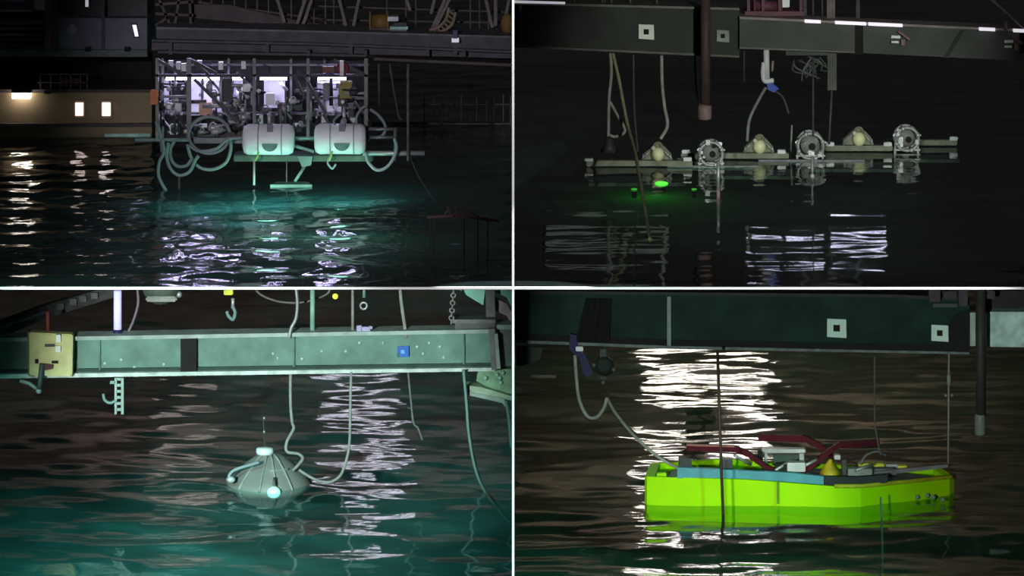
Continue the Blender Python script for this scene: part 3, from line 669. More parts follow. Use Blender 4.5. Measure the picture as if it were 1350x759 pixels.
MB().lathe([(0.13, -0.22), (0.13, -0.19), (0.08, -0.19), (0.08, 0.19), (0.13, 0.19), (0.13, 0.22)], P(1012, 8, yb + 0.3), 'x', 20).build('drum', plum, t)
MB().pbox(982, 15, 1060, 21, yb + 0.1, 0.5).build('base_frame', plum, t)
MB().pbox(1030, -2, 1041, 10, yb + 0.25, 0.1).build('motor', pale_metal, t, bevel=0.01)
for px in (985, 1004, 1026, 1054): MB().pbox(px, -4, px + 4, 18, yb + 0.15, 0.1).build('bracket', plum, t)
single(MB().tube([P(1303, -4, yb - 0.2), P(1352, 38, yb - 0.2)], 1.9 * S(yb), 8), 'stay_bar', mat('stay', (0.3, 0.27, 0.28), 0.6), 'pale bar slanting down to the right end of the beam', 'bar')
def clamp(px, py, label):
    y = yb - 0.2; t = thing('clamp', label, 'clamp', P(px, py, y), 'pink clamps on the beam')
    MB().pbox(px - 11, py - 4, px + 1, py - 0.5, y, 0.1).build('jaw', pale_metal, t)
    MB().pbox(px - 11, py + 3, px - 1, py + 6, y, 0.1).build('jaw', galvanised, t)
    MB().bar(P(px - 2, py - 10, y), P(px + 13, py + 1, y), 0.035, 0.04).build('lever', mat('plum_light', (0.3, 0.13, 0.17), 0.6), t)
    MB().pbox(px + 2, py + 1, px + 7, py + 9, y, 0.1).build('body', pink_grey, t)
clamp(1186, 51, 'pinkish clamp on the grey beam right of the dark strap')
clamp(1335, 57, 'pinkish clamp at the right end of the grey beam')
single(MB().tube([P(1326, 28, yb - 0.2), P(1326, 40, yb - 0.2)], 0.025), 'pin', pink_grey, 'short pink pin standing on the right end of the beam', 'pin')
single(MB().tube([P(1346, 66, yb + 0.1), P(1346, 117, yb + 0.1)], 0.025), 'hanging_bolt', rope_yellow, 'short tan bolt hanging below the right end of the beam', 'bolt')

# vertical brown pipe
t = thing('drop_pipe', 'brown vertical pipe in front of the dark green beam', 'pipe', P(930, 157, 8.5))
MB().tube([P(930, -15, 8.5), P(930, 140, 8.5)], 6.5 * S(8.5), 16).build('tube', pipe_brown, t)
MB().lathe([(0.05, 0), (0.105, 0.02), (0.105, 0.2), (0.07, 0.24)], P(929, 158, 8.5), 'z', 16).build('end_fitting', pink_grey, t)
# cable hanger under the beam
t = thing('cable_hanger', 'grey-green hanger column with tangled cables under the beam', 'bracket', P(1075, 66, yb + 0.1))
MB().pbox(1091, 66, 1103, 119, yb + 0.1, 0.12).build('column', mat('hanger_green', (0.09, 0.095, 0.08), 0.6), t)
MB().pbox(1036, 66, 1092, 73, yb, 0.2).build('plate', beam_grey, t)
for i in range(14):
    a = (R.uniform(1045, 1090), R.uniform(72, 84)); c = (R.uniform(1055, 1092), R.uniform(92, 118))
    mm = ((a[0] + c[0]) / 2 + R.uniform(-14, 14), (a[1] + c[1]) / 2 + R.uniform(-4, 8))
    MB().tube(catmull([P(*a, yb + 0.2), P(*mm, yb + 0.15), P(*c, yb + 0.2)], 6), 0.014, 6).build('cable', R.choice([beam_grey, green_rail, steel_grey]), t)
# slings and ropes
for (pts, r, m, lb) in (
    ([(804, 62), (806, 95), (803, 130), (802, 182)], 2.2, rope_grey, 'grey sling hanging straight from the beam at left'),
    ([(804, 134), (813, 150), (824, 172), (812, 180), (803, 178)], 2.0, rope_grey, 'grey sling branching off and looping back at its lower end'),
    ([(806, 62), (815, 100), (826, 158), (833, 185), (838, 204), (846, 250), (853, 290), (857, 316)], 2.3, rope_yellow, 'long yellowish rope slanting from the beam down into the green-lit water'),
    ([(835, 62), (836, 140), (841, 200)], 1.5, rope_dark, 'dark thin rope between the yellowish rope and the short pale rope'),
    ([(872, 64), (873, 110), (876, 140), (880, 165), (871, 183)], 2.4, mat('rope_pale', (0.36, 0.36, 0.33), 0.8), 'pale rope hanging to the first yellow pod'),
    ([(1010, 115), (1000, 132), (988, 158), (985, 186)], 2.2, mat('rope_mid', (0.2, 0.2, 0.19), 0.8), 'grey rope from the white shackle curving down to the second yellow pod'),
    ([(1020, 119), (1032, 128), (1040, 150)], 1.4, rope_dark, 'dark short rope trailing right from the blue sleeve'),
    ([(916, 68), (918, 118), (924, 145)], 1.2, mat('rope_plum', (0.07, 0.045, 0.05), 0.8), 'faint plum rope left of the brown pipe'),
    ([(981, 60), (981, 108)], 1.2, rope_dark, 'faint dark rope right of the brown pipe'),
    ([(1072, 70), (1072, 178)], 1.4, rope_dark, 'dark line hanging from the cable hanger to the middle grey pod'),
    ([(1097, 112), (1093, 190)], 1.6, rope_dark, 'dark line hanging from the hanger column to the raft'),
    ([(1044, 165), (1042, 212)], 1.3, rope_grey, 'thin upright line just left of the middle grey pod')):
    cable(pts, 12.0 if 'upright' in lb else yb if ('shackle' in lb or 'sleeve' in lb) else yb + (0.16 if 'hanger' in lb else 0.3), r, m, 'rope', lb, 'rope', ys=[9.3, 9.2, 8.9, 8.4, 7.8, 6.2, 4.9, 3.9] if 'long yellowish' in lb else None)
t = thing('white_shackle', 'white shackle with a blue sleeve hanging under the beam', 'shackle', P(1013, 113, yb))
MB().tube(catmull([P(1007, 82, yb), P(1006, 98, yb), P(1009, 107, yb), P(1020, 106, yb)]), 3.4 * S(yb), 10).build('bow', mat('shackle_white', (0.8, 0.82, 0.84), 0.4, var=0.04), t)
MB().tube([P(1010, 62, yb), P(1011, 104, yb)], 4 * S(yb), 10).build('pin', mat('shackle_white', (0, 0, 0)), t)
MB().tube([P(1019, 80, yb), P(1018, 94, yb)], 1.6 * S(yb)).build('tape', mat('tape_tan', (0.35, 0.3, 0.26), 0.6), t)
MB().prism([(1011, 110), (1019, 110), (1027, 117), (1020, 122), (1012, 118)], yb - 0.03, 0.08).build('blue_sleeve', blue_paint, t)

# raft of beams
zr = 0.05
yr = [WY(221, ZU) + 0.0, WY(211, ZU), WY(201, ZU), WY(193.5, ZU)]
raft = thing('sensor_raft', 'low raft of pale grey-green beams floating under the six pods', 'raft', (P(1000, 215, yr[1]).x, yr[1], 0))
for (x0, x1, y) in ((773, 913, yr[0]), (898, 1040, yr[1]), (1088, 1177, yr[2]), (1170, 1262, yr[3])):
    MB().box((P(x0, 215, y).x, y, zr - 0.04), (P(x1, 215, y).x, y + 0.12, zr + 0.045)).build('raft_beam', wood_grey, raft, bevel=0.01)
for (x0, x1, y) in ((880, 1000, yr[1] - 0.7), (1000, 1140, yr[2] - 0.9), (893, 932, yr[0] + 0.9)):
    MB().box((P(x0, 215, y).x, y, -0.07), (P(x1, 215, y).x, y + 0.08, 0.005)).build('cross_beam', steel_grey, raft)
for (x, y) in ((776, yr[0] - 0.02), (906, yr[0] - 0.02), (1030, yr[1] - 0.02), (1170, yr[2] - 0.02), (1257, yr[3] - 0.02), (904, yr[1] - 0.02), (1094, yr[2] - 0.02)):
    c = P(x, 215, y).x; MB().box((c - 0.06, y, zr + 0.04), (c + 0.07, y + 0.12, zr + 0.1)).build('end_block', galvanised, raft, bevel=0.008)
for (x, y) in ((776, yr[0]), (1015, yr[1]), (1180, yr[3])):
    c = P(x, 215, y).x; MB().tube([(c, y + 0.05, -0.25), (c, y + 0.05, zr)], 0.02).build('leg', steel_grey, raft)
for (x0, x1, ya, yb2) in ((776, 905, yr[0] - 0.9, yr[0] - 0.25), (922, 1048, yr[1] - 1.0, yr[1] - 0.3), (1060, 1190, yr[2] - 1.1, yr[2] - 0.35), (1180, 1265, yr[3] - 0.7, yr[3] - 0.2)):
    MB().box((P(x0, 215, ya).x, ya, -0.16), (P(x1, 215, ya).x, yb2, -0.11)).build('sunken_plate', mat('plate_sunk', (0.16, 0.19, 0.16), 0.8, var=0.6, scale=5), raft)
def yellow_pod(px, y, lift, label):
    base = Vector((P(px, 215, y).x, y, zr + 0.045 + lift)); k = S(y)
    t = thing('yellow_pod', label, 'sensor', base, 'yellow sensor pods')
    B = lambda dx, dz, dy=0.0: base + Vector((dx * k, dy, dz * k))
    MB().ball(B(1, 8, -0.1), 8.6 * k, 18, (1, 1, 1.1)).build('sphere', pod_yellow, t)
    vs = [(-20, 0), (20, 0), (19, 7), (11, 16), (5, 21), (-3, 21), (-9, 15), (-19, 6)]
    n = len(vs)
    MB().add([B(a, c, -0.02) for a, c in vs] + [B(a, c, 0.14) for a, c in vs], [list(range(n)), list(range(n, 2 * n))] + [[i, (i + 1) % n, (i + 1) % n + n, i + n] for i in range(n)]).build('cradle_plate', pod_olive, t)
    MB().ring(B(1, 18, -0.05), 5.0 * k, 1.6 * k, 'y', 16, 6).build('lifting_ring', pod_olive, t)
    for sx in (-1, 1):
        MB().tube([B(sx * 20, 1, -0.08), B(sx * 8, 14, -0.08)], 1.3 * k).build('strut', galvanised, t)
        MB().tube([B(sx * 18, 0, -0.08), B(sx * 18, 8, -0.08)], 1.3 * k).build('strut', galvanised, t)
    MB().ball(B(-5, 16, -0.1), 3.2 * k, 10).build('knob', mat('knob_pale', (0.75, 0.75, 0.62), 0.4), t)
yellow_pod(866, yr[0] + 0.15, 0, 'pale yellow sphere in an olive cradle above the green light, leftmost yellow pod')
yellow_pod(1000, yr[1] + 0.15, 0, 'pale yellow sphere in an olive cradle between two grey pods, middle yellow pod')
yellow_pod(1131, yr[2] + 0.15, 0, 'pale yellow sphere in an olive cradle left of the tallest grey pod, rightmost yellow pod')
def grey_pod(px, pyb, hpx, wpx, label):
    y = WY(pyb, ZU); base = Vector((P(px, pyb, y).x, y, ZU - 0.02)); k = S(y)
    t = thing('grey_pod', label, 'sensor', base, 'grey caged sensor pods')
    B = lambda dx, dz, dy=0.0: base + Vector((dx * k, dy, dz * k))
    c = hpx * 0.55; r = wpx * 0.42
    cage = mat('cage_grey', (0.45, 0.45, 0.44), 0.5, 0.2, 0.2)
    for dy in (-0.16, 0.12):
        MB().ring(B(0, c, dy), r * k, 2.0 * k, 'y', 20, 6).build('cage_ring', cage, t)
    for i in range(8):
        a = math.radians(22 + 45 * i); MB().tube([B(r * math.cos(a), c + r * math.sin(a), -0.17), B(r * math.cos(a), c + r * math.sin(a), 0.13)], 1.8 * k, 6).build('cage_bar', cage, t)
        if i % 2 == 0 or hpx > 40: MB().ball(B(r * math.cos(a), c + r * math.sin(a), -0.18), 3.0 * k, 8).build('clamp_ball', pale_metal, t)
    MB().lathe([(r * 0.3 * k, 0), (r * 0.75 * k, 0.04), (r * 0.75 * k, 0.2), (r * 0.4 * k, 0.26)], B(0, c, -0.1), 'y', 18).build('drum', mat('pod_grey', (0.24, 0.24, 0.22), 0.6), t)
    MB().lathe([(r * 0.28 * k, 0), (r * 0.28 * k, 0.04)], B(2, c - 1, -0.13), 'y', 12).build('socket', black_rubber, t)
    for sx in (-1, 1):
        MB().bar(B(sx * wpx * 0.43, -4), B(sx * wpx * 0.4, c), 2.6 * k, 0.03).build('leg', cage, t)
        MB().bar(B(sx * wpx * 0.5, c + 4, -0.1), B(sx * wpx * 0.3, c + 10, -0.1), 2.4 * k, 0.03).build('lug', pale_metal, t)
    for i in range(9):
        a = R.uniform(0, 6.28); q = R.uniform(0.5, 1.15) * r; sz = R.uniform(1.5, 3.2) * k; cc = B(q * math.cos(a), c + q * math.sin(a), R.uniform(-0.24, 0.0))
        MB().box(cc - Vector((sz, sz, sz)), cc + Vector((sz, sz, sz * R.uniform(0.5, 1.8)))).build('fitting', R.choice([pale_metal, galvanised, steel_grey, black_rubber]), t, bevel=0.006)
    for dz in (1, c * 0.35):
        MB().bar(B(-wpx * 0.48, dz, -0.12), B(wpx * 0.48, dz, -0.12), 2.2 * k, 0.03).build('foot_bar', cage, t)
grey_pod(937, 219, 36, 36, 'grey caged pod between the first two yellow pods, above the red-tipped pole')
grey_pod(1068, 209, 36, 40, 'grey caged pod under the cable hanger, middle of the three grey pods')
grey_pod(1195, 202, 40, 36, 'tallest grey caged pod at the right end of the raft')
t = thing('marker_pole', 'thin pale pole with a reddish foot standing in the water beside the left grey pod', 'pole', P(947, 262, yr[0] - 1.2))
yp = WY(262, ZU) + 0.0
MB().tube([P(947, 212, yp), P(947, 250, yp)], 2.2 * S(yp)).build('shaft', galvanised, t); MB().tube([P(947, 250, yp), P(947, 266, yp)], 2.4 * S(yp)).build('tip', pink_grey, t)
t = thing('marker_pole', 'short pale pole standing in the water below the middle grey pod', 'pole', P(1071, 240, WY(238, ZU)))
yp = WY(238, ZU); MB().tube([P(1071, 206, yp), P(1071, 240, yp)], 1.6 * S(yp)).build('shaft', galvanised, t); MB().ball(P(1071, 232, yp), 0.045, 8).build('knob', pale_metal, t)
t = thing('sunken_bell', 'dim grey fitting dangling at the end of the looped sling', 'fitting', P(806, 200, yb + 0.3))
MB().lathe([(0.02, 0.24), (0.06, 0.2), (0.08, 0.1), (0.14, 0.0)], P(803, 200, yb + 0.3), 'z', 14).build('bell', steel_dark, t); MB().tube([P(795, 199, yb + 0.25), P(811, 199, yb + 0.25)], 0.02).build('foot', steel_grey, t)
# green signal lamps at the waterline
green_m = mat('green_lens', (0.2, 0.9, 0.2), 0.4, var=0, bump=0, emit=(0.06, 1.0, 0.02), strength=1.4)
green_d = mat('green_lens_dim', (0.1, 0.5, 0.1), 0.4, var=0, bump=0, emit=(0.06, 1.0, 0.02), strength=0.25)
for px, py, wp, lb in ((872, 242.5, 8, 'bright green lamp at the waterline below the first yellow pod'), (836, 250, 4, 'small green lamp at the waterline just left of the yellowish rope'), (915, 250, 3.4, 'faint green lamp at the waterline between yellow pod and pole')):
    y = WY(py, ZU); t = thing('green_lamp', lb, 'lamp', (P(px, py, y).x, y, ZU), 'green lamps in the water')
    MB().ball((P(px, py, y).x, y, ZU + 0.01), wp * S(y), 14, (1.1, 1, 0.3)).build('lens', green_m if wp > 5 else green_d, t)
    MB().lathe([(wp * S(y) * 0.7, -0.12), (wp * S(y) * 0.9, -0.02)], (P(px, py, y).x, y, ZU), 'z', 14).build('base', black_rubber, t)
# lamps behind the beam that glitter on the water in front
for x0, x1, pz, lb in ((985, 1030, 42, 'blue-white floodlight behind the grey beam, left of three, over the left glitter'), (1036, 1086, 50, 'blue-white floodlight behind the grey beam, middle of three'), (1094, 1168, 61, 'blue-white floodlight behind the grey beam, right of three, over the right glitter')):
    t = thing('floodlight', lb, 'lamp', P((x0 + x1) / 2, pz, 13.0))
    MB().pbox(x0 - 2, pz - 3, x1 + 2, pz + 3, 13.05, 0.15).build('housing', steel_dark, t)
    MB().pbox(x0, pz - 1, x1, pz + 1, 13.0, 0.045).build('lens', mat('lens_blue', (0.8, 0.8, 0.9), 0.4, var=0, bump=0, emit=(0.72, 0.76, 1.0), strength=11), t)
    c = (x0 + x1) / 2; MB().bar(P(c, pz - 3, 13.15), P(c, -60, 13.15), 0.06, 0.06).build('hanger', steel_dark, t)

t = thing('streak_light', 'dim greenish fill light added behind the left part of the dark beam', 'lamp', P(770, 45, 14.0))  # unseen light added to draw faint streaks on the water
MB().pbox(716, 33, 884, 52, 14.05, 0.15).build('housing', steel_dark, t)
MB().pbox(720, 36, 880, 49, 14.0, 0.045).build('lens', mat('lens_dim', (0.5, 0.55, 0.5), 0.4, var=0, bump=0, emit=(0.85, 1.0, 0.9), strength=0.15), t)
MB().bar(P(800, 34, 14.15), P(800, -60, 14.15), 0.06, 0.06).build('hanger', steel_dark, t)

# ================================================================== LOWER LEFT BAY: teal beam over a silver dome
yl = 5.2
b = thing('teal_beam', 'pale teal steel I-beam crossing above the silver dome', 'beam', P(325, 492, yl))
MB().prism([(-40, 448), (239, 446.5), (239, 489), (-40, 496)], yl + 0.1, 0.06).build('web', beam_teal, b)
MB().prism([(258, 446), (652, 436), (652, 482), (258, 489)], yl + 0.1, 0.06).build('web', beam_teal, b)
MB().prism([(-40, 446), (652, 434), (652, 439), (-40, 451)], yl - 0.05, 0.4).build('top_flange', beam_teal_light, b)
MB().prism([(-40, 494), (652, 484.5), (652, 489), (-40, 499.5)], yl - 0.05, 0.4).build('bottom_flange', mat('flange_bright', (0.55, 0.62, 0.58), 0.5, 0.1, 0.3, 6), b)
MB().prism([(-40, 488), (652, 478.5), (652, 484.5), (-40, 494)], yl + 0.06, 0.05).build('dark_strip', mat('strip_shade', (0.02, 0.05, 0.045), 0.7), b)  # dark strip stands in for shade in the recess above the flange
MB().prism([(238, 446), (259, 445), (259, 492), (238, 493)], yl - 0.02, 0.14).build('joint_strap', black_rubber, b)
for px in (130, 386, 610):
    yt = 450 - px * 0.017; MB().pbox(px, yt, px + 2.4, yt + 40, yl + 0.05, 0.06).build('stiffener', mat('stiff_teal', (0.1, 0.21, 0.17), 0.6), b)
for px, py in ((138, 479), (160, 474), (177, 484), (216, 480), (360, 466), (366, 472), (398, 473), (424, 463), (456, 463), (474, 452), (505, 452), (566, 452), (580, 457), (558, 466), (550, 457), (585, 471)):
    MB().ball(P(px, py, yl + 0.09), 2.2 * S(yl), 8, (1, 0.5, 1)).build('rivet', mat('rivet', (0.4, 0.6, 0.55), 0.4), b)
MB().prism([(655, 431), (674.4, 430), (674.4, 482), (655, 484)], yl + 0.2, 0.3).build('end_box', mat('end_box', (0.11, 0.14, 0.125), 0.6), b)
MB().pbox(655, 428, 674.4, 434, yl + 0.1, 0.4).build('end_cap', beam_teal_light, b)
MB().prism([(644, 434), (652, 433), (656, 487), (648, 488)], yl - 0.06, 0.15).build('end_post', steel_grey, b)
MB().prism([(652, 440), (656, 440), (660, 486), (655, 486)], yl - 0.08, 0.1).build('end_angle', beam_teal_light, b)
MB().pbox(596, 421, 653, 426, yl, 0.35).build('shelf_top', steel_grey, b)
MB().pbox(600, 425, 652, 434, yl + 0.06, 0.25).build('shelf_front', mat('shelf_dark', (0.12, 0.115, 0.115), 0.6), b)
# blue square marker on the web
t = thing('blue_marker', 'blue square marker plate on the teal beam', 'sign', P(531, 463, yl + 0.06))
MB().prism([(524, 457), (539, 456), (539, 470), (524, 471)], yl + 0.05, 0.03).build('plate', mat('marker_blue', (0.02, 0.13, 0.55), 0.5), t)
MB().pbox(528.5, 461, 533.5, 466, yl + 0.035, 0.02).build('centre_square', mat('marker_light', (0.12, 0.4, 0.75), 0.5), t)
MB().pbox(523.5, 465, 527, 471, yl + 0.035, 0.02).build('dark_corner', mat('marker_dark', (0.02, 0.12, 0.16), 0.5), t)
# yellow box on the beam
t = thing('yellow_box', 'square pale yellow box strapped to the left of the teal beam', 'box', P(67, 497, yl - 0.15))
MB().prism([(38, 438), (96, 441), (95, 496), (39, 495)], yl - 0.25, 0.2).build('body', box_yellow, t, bevel=0.015)
MB().prism([(36, 437), (42, 438), (42, 496), (37, 495)], yl - 0.22, 0.16).build('side_plate', mat('box_side', (0.16, 0.16, 0.06), 0.7), t)
for x0, ya, x1, yb_, m in ((74, 441, 80, 451, pale_metal), (73, 456, 80, 464, mat('latch_white', (0.8, 0.82, 0.78), 0.4)), (59, 454, 72, 457, steel_dark), (46, 474, 50, 479, black_rubber), (68, 476, 76, 479, black_rubber)):
    MB().pbox(x0, ya, x1, yb_, yl - 0.3, 0.06).build('latch', m, t)
MB().prism([(52, 479), (70, 481), (69, 486), (60, 488), (52, 484)], yl - 0.31, 0.06).build('maroon_tag', mat('maroon', (0.12, 0.02, 0.03), 0.6), t)
MB().tube([P(63, 436, yl - 0.15), P(63, 410, yl - 0.15)], 2.6 * S(yl)).build('red_post', mat('red_post', (0.3, 0.05, 0.04), 0.6), t)
MB().tube([P(55, 480, yl - 0.34), P(53, 500, yl - 0.34), P(51, 516, yl - 0.34)], [3.2 * S(yl)] * 3).build('lever', mat('lever_dark', (0.06, 0.09, 0.085), 0.6), t)
MB().tube([P(26, 502, yl - 0.3), P(38, 505, yl - 0.3), P(48, 512, yl - 0.3)], 2.4 * S(yl)).build('hook_arm', beam_teal_light, t)
MB().ball(P(51, 515, yl - 0.34), 4 * S(yl), 10).build('knuckle', beam_teal_light, t)
# perforated hook bracket
t = thing('hook_bracket', 'pale perforated bracket with a side hook hanging under the beam', 'bracket', P(157, 497, yl))
hb = P(157, 521, yl)
for i in range(6):
    yy = 498 + i * 8
    MB().pbox(151, yy, 154, yy + 8, yl, 0.04).build('plate_edge', beam_teal_light, t); MB().pbox(159.5, yy, 163, yy + 8, yl, 0.04).build('plate_edge', beam_teal_light, t)
    MB().pbox(153.5, yy, 160, yy + 3.5, yl, 0.04).build('plate_web', beam_teal_light, t)
MB().tube(catmull([P(136, 519, yl), P(138, 527, yl), P(145, 531, yl), P(153, 528, yl)]), 2 * S(yl)).build('hook', hose_mint, t)
MB().pbox(145, 502, 152, 506, yl, 0.03).build('lug', hose_mint, t)
# lattice arm rising at the left
t = thing('diagonal_arm', 'dark rough diagonal arm sloping up behind the yellow box', 'beam', P(0, 445, 6.2))
MB().prism([(-40, 438), (60, 402), (150, 376), (150, 392), (66, 418), (-40, 462)], 6.2, 0.2).build('arm', mat('arm_dark', (0.055, 0.05, 0.05), 0.8, 0, 0.6, 8), t)
for px, py in ((8, 427), (22, 423), (38, 418), (80, 404), (97, 398), (110, 394), (125, 390)): MB().pbox(px - 5, py - 4, px + 4, py + 4, 6.14, 0.06).build('lump', mat('arm_lump', (0.13, 0.12, 0.12), 0.8), t)
MB().tube([P(-20, 434, 6.15), P(30, 421, 6.15), P(62, 410, 6.15)], 2.5 * S(6)).build('conduit', steel_grey, t)
# violet tube lamp
t = thing('tube_lamp', 'upright pale violet tube lamp standing above the teal beam', 'lamp', P(155, 437, yl + 0.2))
MB().tube([P(155, 383, yl + 0.2), P(155, 434, yl + 0.2)], 5.2 * S(yl), 14).build('tube', mat('violet_tube', (0.7, 0.7, 0.9), 0.4, var=0, bump=0, emit=(0.42, 0.38, 0.72), strength=0.85), t)
MB().tube([P(155, 434, yl + 0.2), P(155, 447, yl + 0.2)], 6 * S(yl), 14).build('socket', mat('socket_navy', (0.02, 0.02, 0.08), 0.5), t)
# hooks and lines above the beam
t = thing('pulley_block', 'grey-green pulley block cut by the top edge', 'pulley', P(212, 395, yl + 0.3))
MB().lathe([(0.04, -0.05), (0.26, -0.05), (0.22, 0), (0.26, 0.05), (0.04, 0.05)], P(212, 377, yl + 0.3), 'y', 24).build('sheave', mat('sheave', (0.1, 0.13, 0.1), 0.6), t)
MB().pbox(192, 391, 233, 398, yl + 0.2, 0.2).build('yoke', rope_grey, t, bevel=0.02)
MB().ball(P(236, 388, yl + 0.3), 4.5 * S(yl), 10).build('pin', galvanised, t)
t = thing('yellow_hook', 'small pale hook under a yellow fitting, above the beam', 'hook', P(304, 385, yl + 0.3))
yellow_fit = mat('fit_yellow', (0.7, 0.7, 0.04), 0.5)
MB().pbox(295, 380, 307, 389, yl + 0.25, 0.08).build('fitting', yellow_fit, t, bevel=0.01)
MB().tube([P(307, 393, yl + 0.3), P(307, 406, yl + 0.3)], 2.4 * S(yl)).build('shank', pale_metal, t)
MB().tube(catmull([P(307, 404, yl + 0.3), P(310, 412, yl + 0.3), P(307, 421, yl + 0.3), P(301, 416, yl + 0.3), P(299, 410, yl + 0.3)]), 2.4 * S(yl)).build('hook', hose_mint, t)
single(MB().ball(P(442, 390.5, yl + 0.3), 3.8 * S(yl), 12), 'yellow_lamp', mat('yellow_lens', (0.9, 0.9, 0.1), 0.4, var=0, bump=0, emit=(0.85, 0.85, 0.05), strength=0.8), 'tiny glowing yellow lamp between the ropes above the beam', 'lamp')
t = thing('ring_hook', 'small pale ring hook hanging between two ropes above the beam', 'hook', P(480, 405, yl + 0.3))
MB().tube([P(480, 376, yl + 0.3), P(480, 392, yl + 0.3)], 2.2 * S(yl)).build('shank', hose_mint, t); MB().ring(P(479.5, 403, yl + 0.3), 4.4 * S(yl), 1.6 * S(yl), 'y', 16, 6).build('ring', galvanised, t)
t = thing('violet_fitting', 'small violet fitting on top of the beam beside the thin rope', 'fitting', P(479, 436, yl))
for x0, x1, a, c in ((470, 477, 429, 437), (476, 488, 431, 437), (486, 491, 430, 434)): MB().pbox(x0, a, x1, c, yl - 0.02, 0.08).build('lug', mat('violet_lug', (0.42, 0.4, 0.62), 0.5), t, bevel=0.008)
for (pts, y, r, m, lb) in (
    ([(181, 378), (182, 400), (176, 422), (168, 440)], yl + 0.3, 1.8, mat('cable_plum', (0.2, 0.15, 0.18), 0.6), 'plum grey cable curving down beside the violet tube lamp'),
    ([(334, 378), (345, 389), (366, 397), (390, 399), (410, 396), (430, 388), (436, 380)], yl + 0.4, 1.5, mat('cable_arc', (0.16, 0.14, 0.13), 0.7), 'dark cable hanging in a shallow arc above the beam'),
    ([(390, 376), (392, 400), (390, 420), (384, 432), (381, 445)], yl - 0.1, 2.3, galvanised, 'pale umbilical bending in front of the beam top'),
    ([(383, 492), (383, 530), (385, 555), (387, 565), (379, 580), (377, 590), (380, 596), (393, 598), (399, 604), (393, 613), (386, 620)], yl + 0.1, 2.1, rope_grey, 'kinked rope running from the beam down to the dome'),
    ([(465, 376), (465, 442)], yl + 0.1, 2.0, rope_grey, 'thin straight rope above the beam beside the violet fitting'),
    ([(463, 490), (462, 530), (461, 580), (457, 605), (449, 626), (436, 635), (422, 634), (408, 628), (394, 619)], yl - 0.05, 1.9, rope_grey, 'long rope sagging from the beam in a wide curve to the dome'),
    ([(527, 376), (530, 405), (536, 445)], yl + 0.1, 2.4, rope_grey, 'slightly slanted rope above the beam over the blue marker'),
    ([(538, 489), (541, 520), (545, 556), (551, 564), (557, 580)], yl + 0.2, 1.5, mat('rope_thin', (0.15, 0.16, 0.15), 0.8), 'thin grey rope hanging below the blue marker into the water'),
    ([(611, 487), (615, 530), (618, 570), (626, 615), (638, 645), (658, 672), (674, 690)], yl - 0.2, 2.1, hose_mint, 'pale mint cable curving from the beam to the lower right'),
    ([(612, 489), (617, 540), (622, 590), (632, 630), (644, 652), (665, 668), (674.3, 677)], yl - 0.1, 1.5, rope_grey, 'second thinner cable running along the pale mint cable'),
    ([(667, 528), (671, 552), (674, 590)], yl - 0.2, 2.2, hose_mint, 'short pale cable at the right edge under the green platform')):
    cable(pts, y, r, m, 'rope', lb, 'rope')
single(MB().tube([P(412, 372, yl + 0.15), P(412, 440, yl + 0.15)], 3.2 * S(yl), 10), 'teal_post', mat('post_teal', (0.28, 0.5, 0.42), 0.5), 'upright pale teal post standing on the beam', 'post')
t = thing('chain', 'short hanging chain at the right end of the beam', 'chain', P(598, 425, yl))
for i in range(9):
    c = P(598 - i * 0.4, 384 + i * 5, yl)
    MB().ring(c, 3.0 * S(yl), 1.1 * S(yl), 'y' if i % 2 else 'x', 12, 6, 1.0).build('link', rope_grey, t)
# right-hand structure
t = thing('teal_davit', 'pale teal sloping arm and grey post at the upper right of the dome bay', 'davit', P(645, 425, yl + 0.3))
dv = mat('davit_teal', (0.3, 0.66, 0.53), 0.5, var=0.08)
MB().prism([(596, 372), (641, 372), (637, 402), (628, 397), (612, 387)], yl + 0.5, 0.15).build('arm_plate', dv, t)
MB().prism([(648, 372), (674.4, 372), (674.4, 404), (668, 392), (652, 384)], yl + 0.5, 0.15).build('arm_plate', dv, t)
MB().prism([(650, 392), (668, 400), (674.4, 412), (674.4, 427), (668, 416), (650, 408)], yl + 0.4, 0.12).build('pink_plate', mat('plate_pink', (0.45, 0.32, 0.36), 0.6), t)
MB().prism([(640, 372), (652, 372), (653, 424), (641, 422)], yl + 0.2, 0.1).build('post', steel_grey, t)
t = thing('green_platform', 'pale green platform box under the right end of the teal beam', 'platform', P(645, 512, yl))
gp = mat('platform_green', (0.22, 0.38, 0.24), 0.6, var=0.3, scale=8)
MB().prism([(630, 490), (674.4, 486), (674.4, 522), (650, 514), (628, 502)], yl + 0.1, 0.4).build('box', gp, t)
MB().prism([(614, 508), (634, 510), (674.4, 522), (674.4, 528), (662, 525), (615, 516)], yl - 0.05, 0.3).build('tray', mat('tray_green', (0.4, 0.5, 0.36), 0.6), t)
MB().prism([(614, 516), (664, 525), (674.4, 540), (674.4, 548), (662, 531), (614, 520)], yl - 0.08, 0.1).build('tray_edge', beam_teal_light, t)
for px, py in ((655, 494), (659, 498), (663, 491), (660, 504), (640, 498)): MB().ball(P(px, py, yl + 0.06), 3 * S(yl), 8).build('bolt', mint_paint, t)

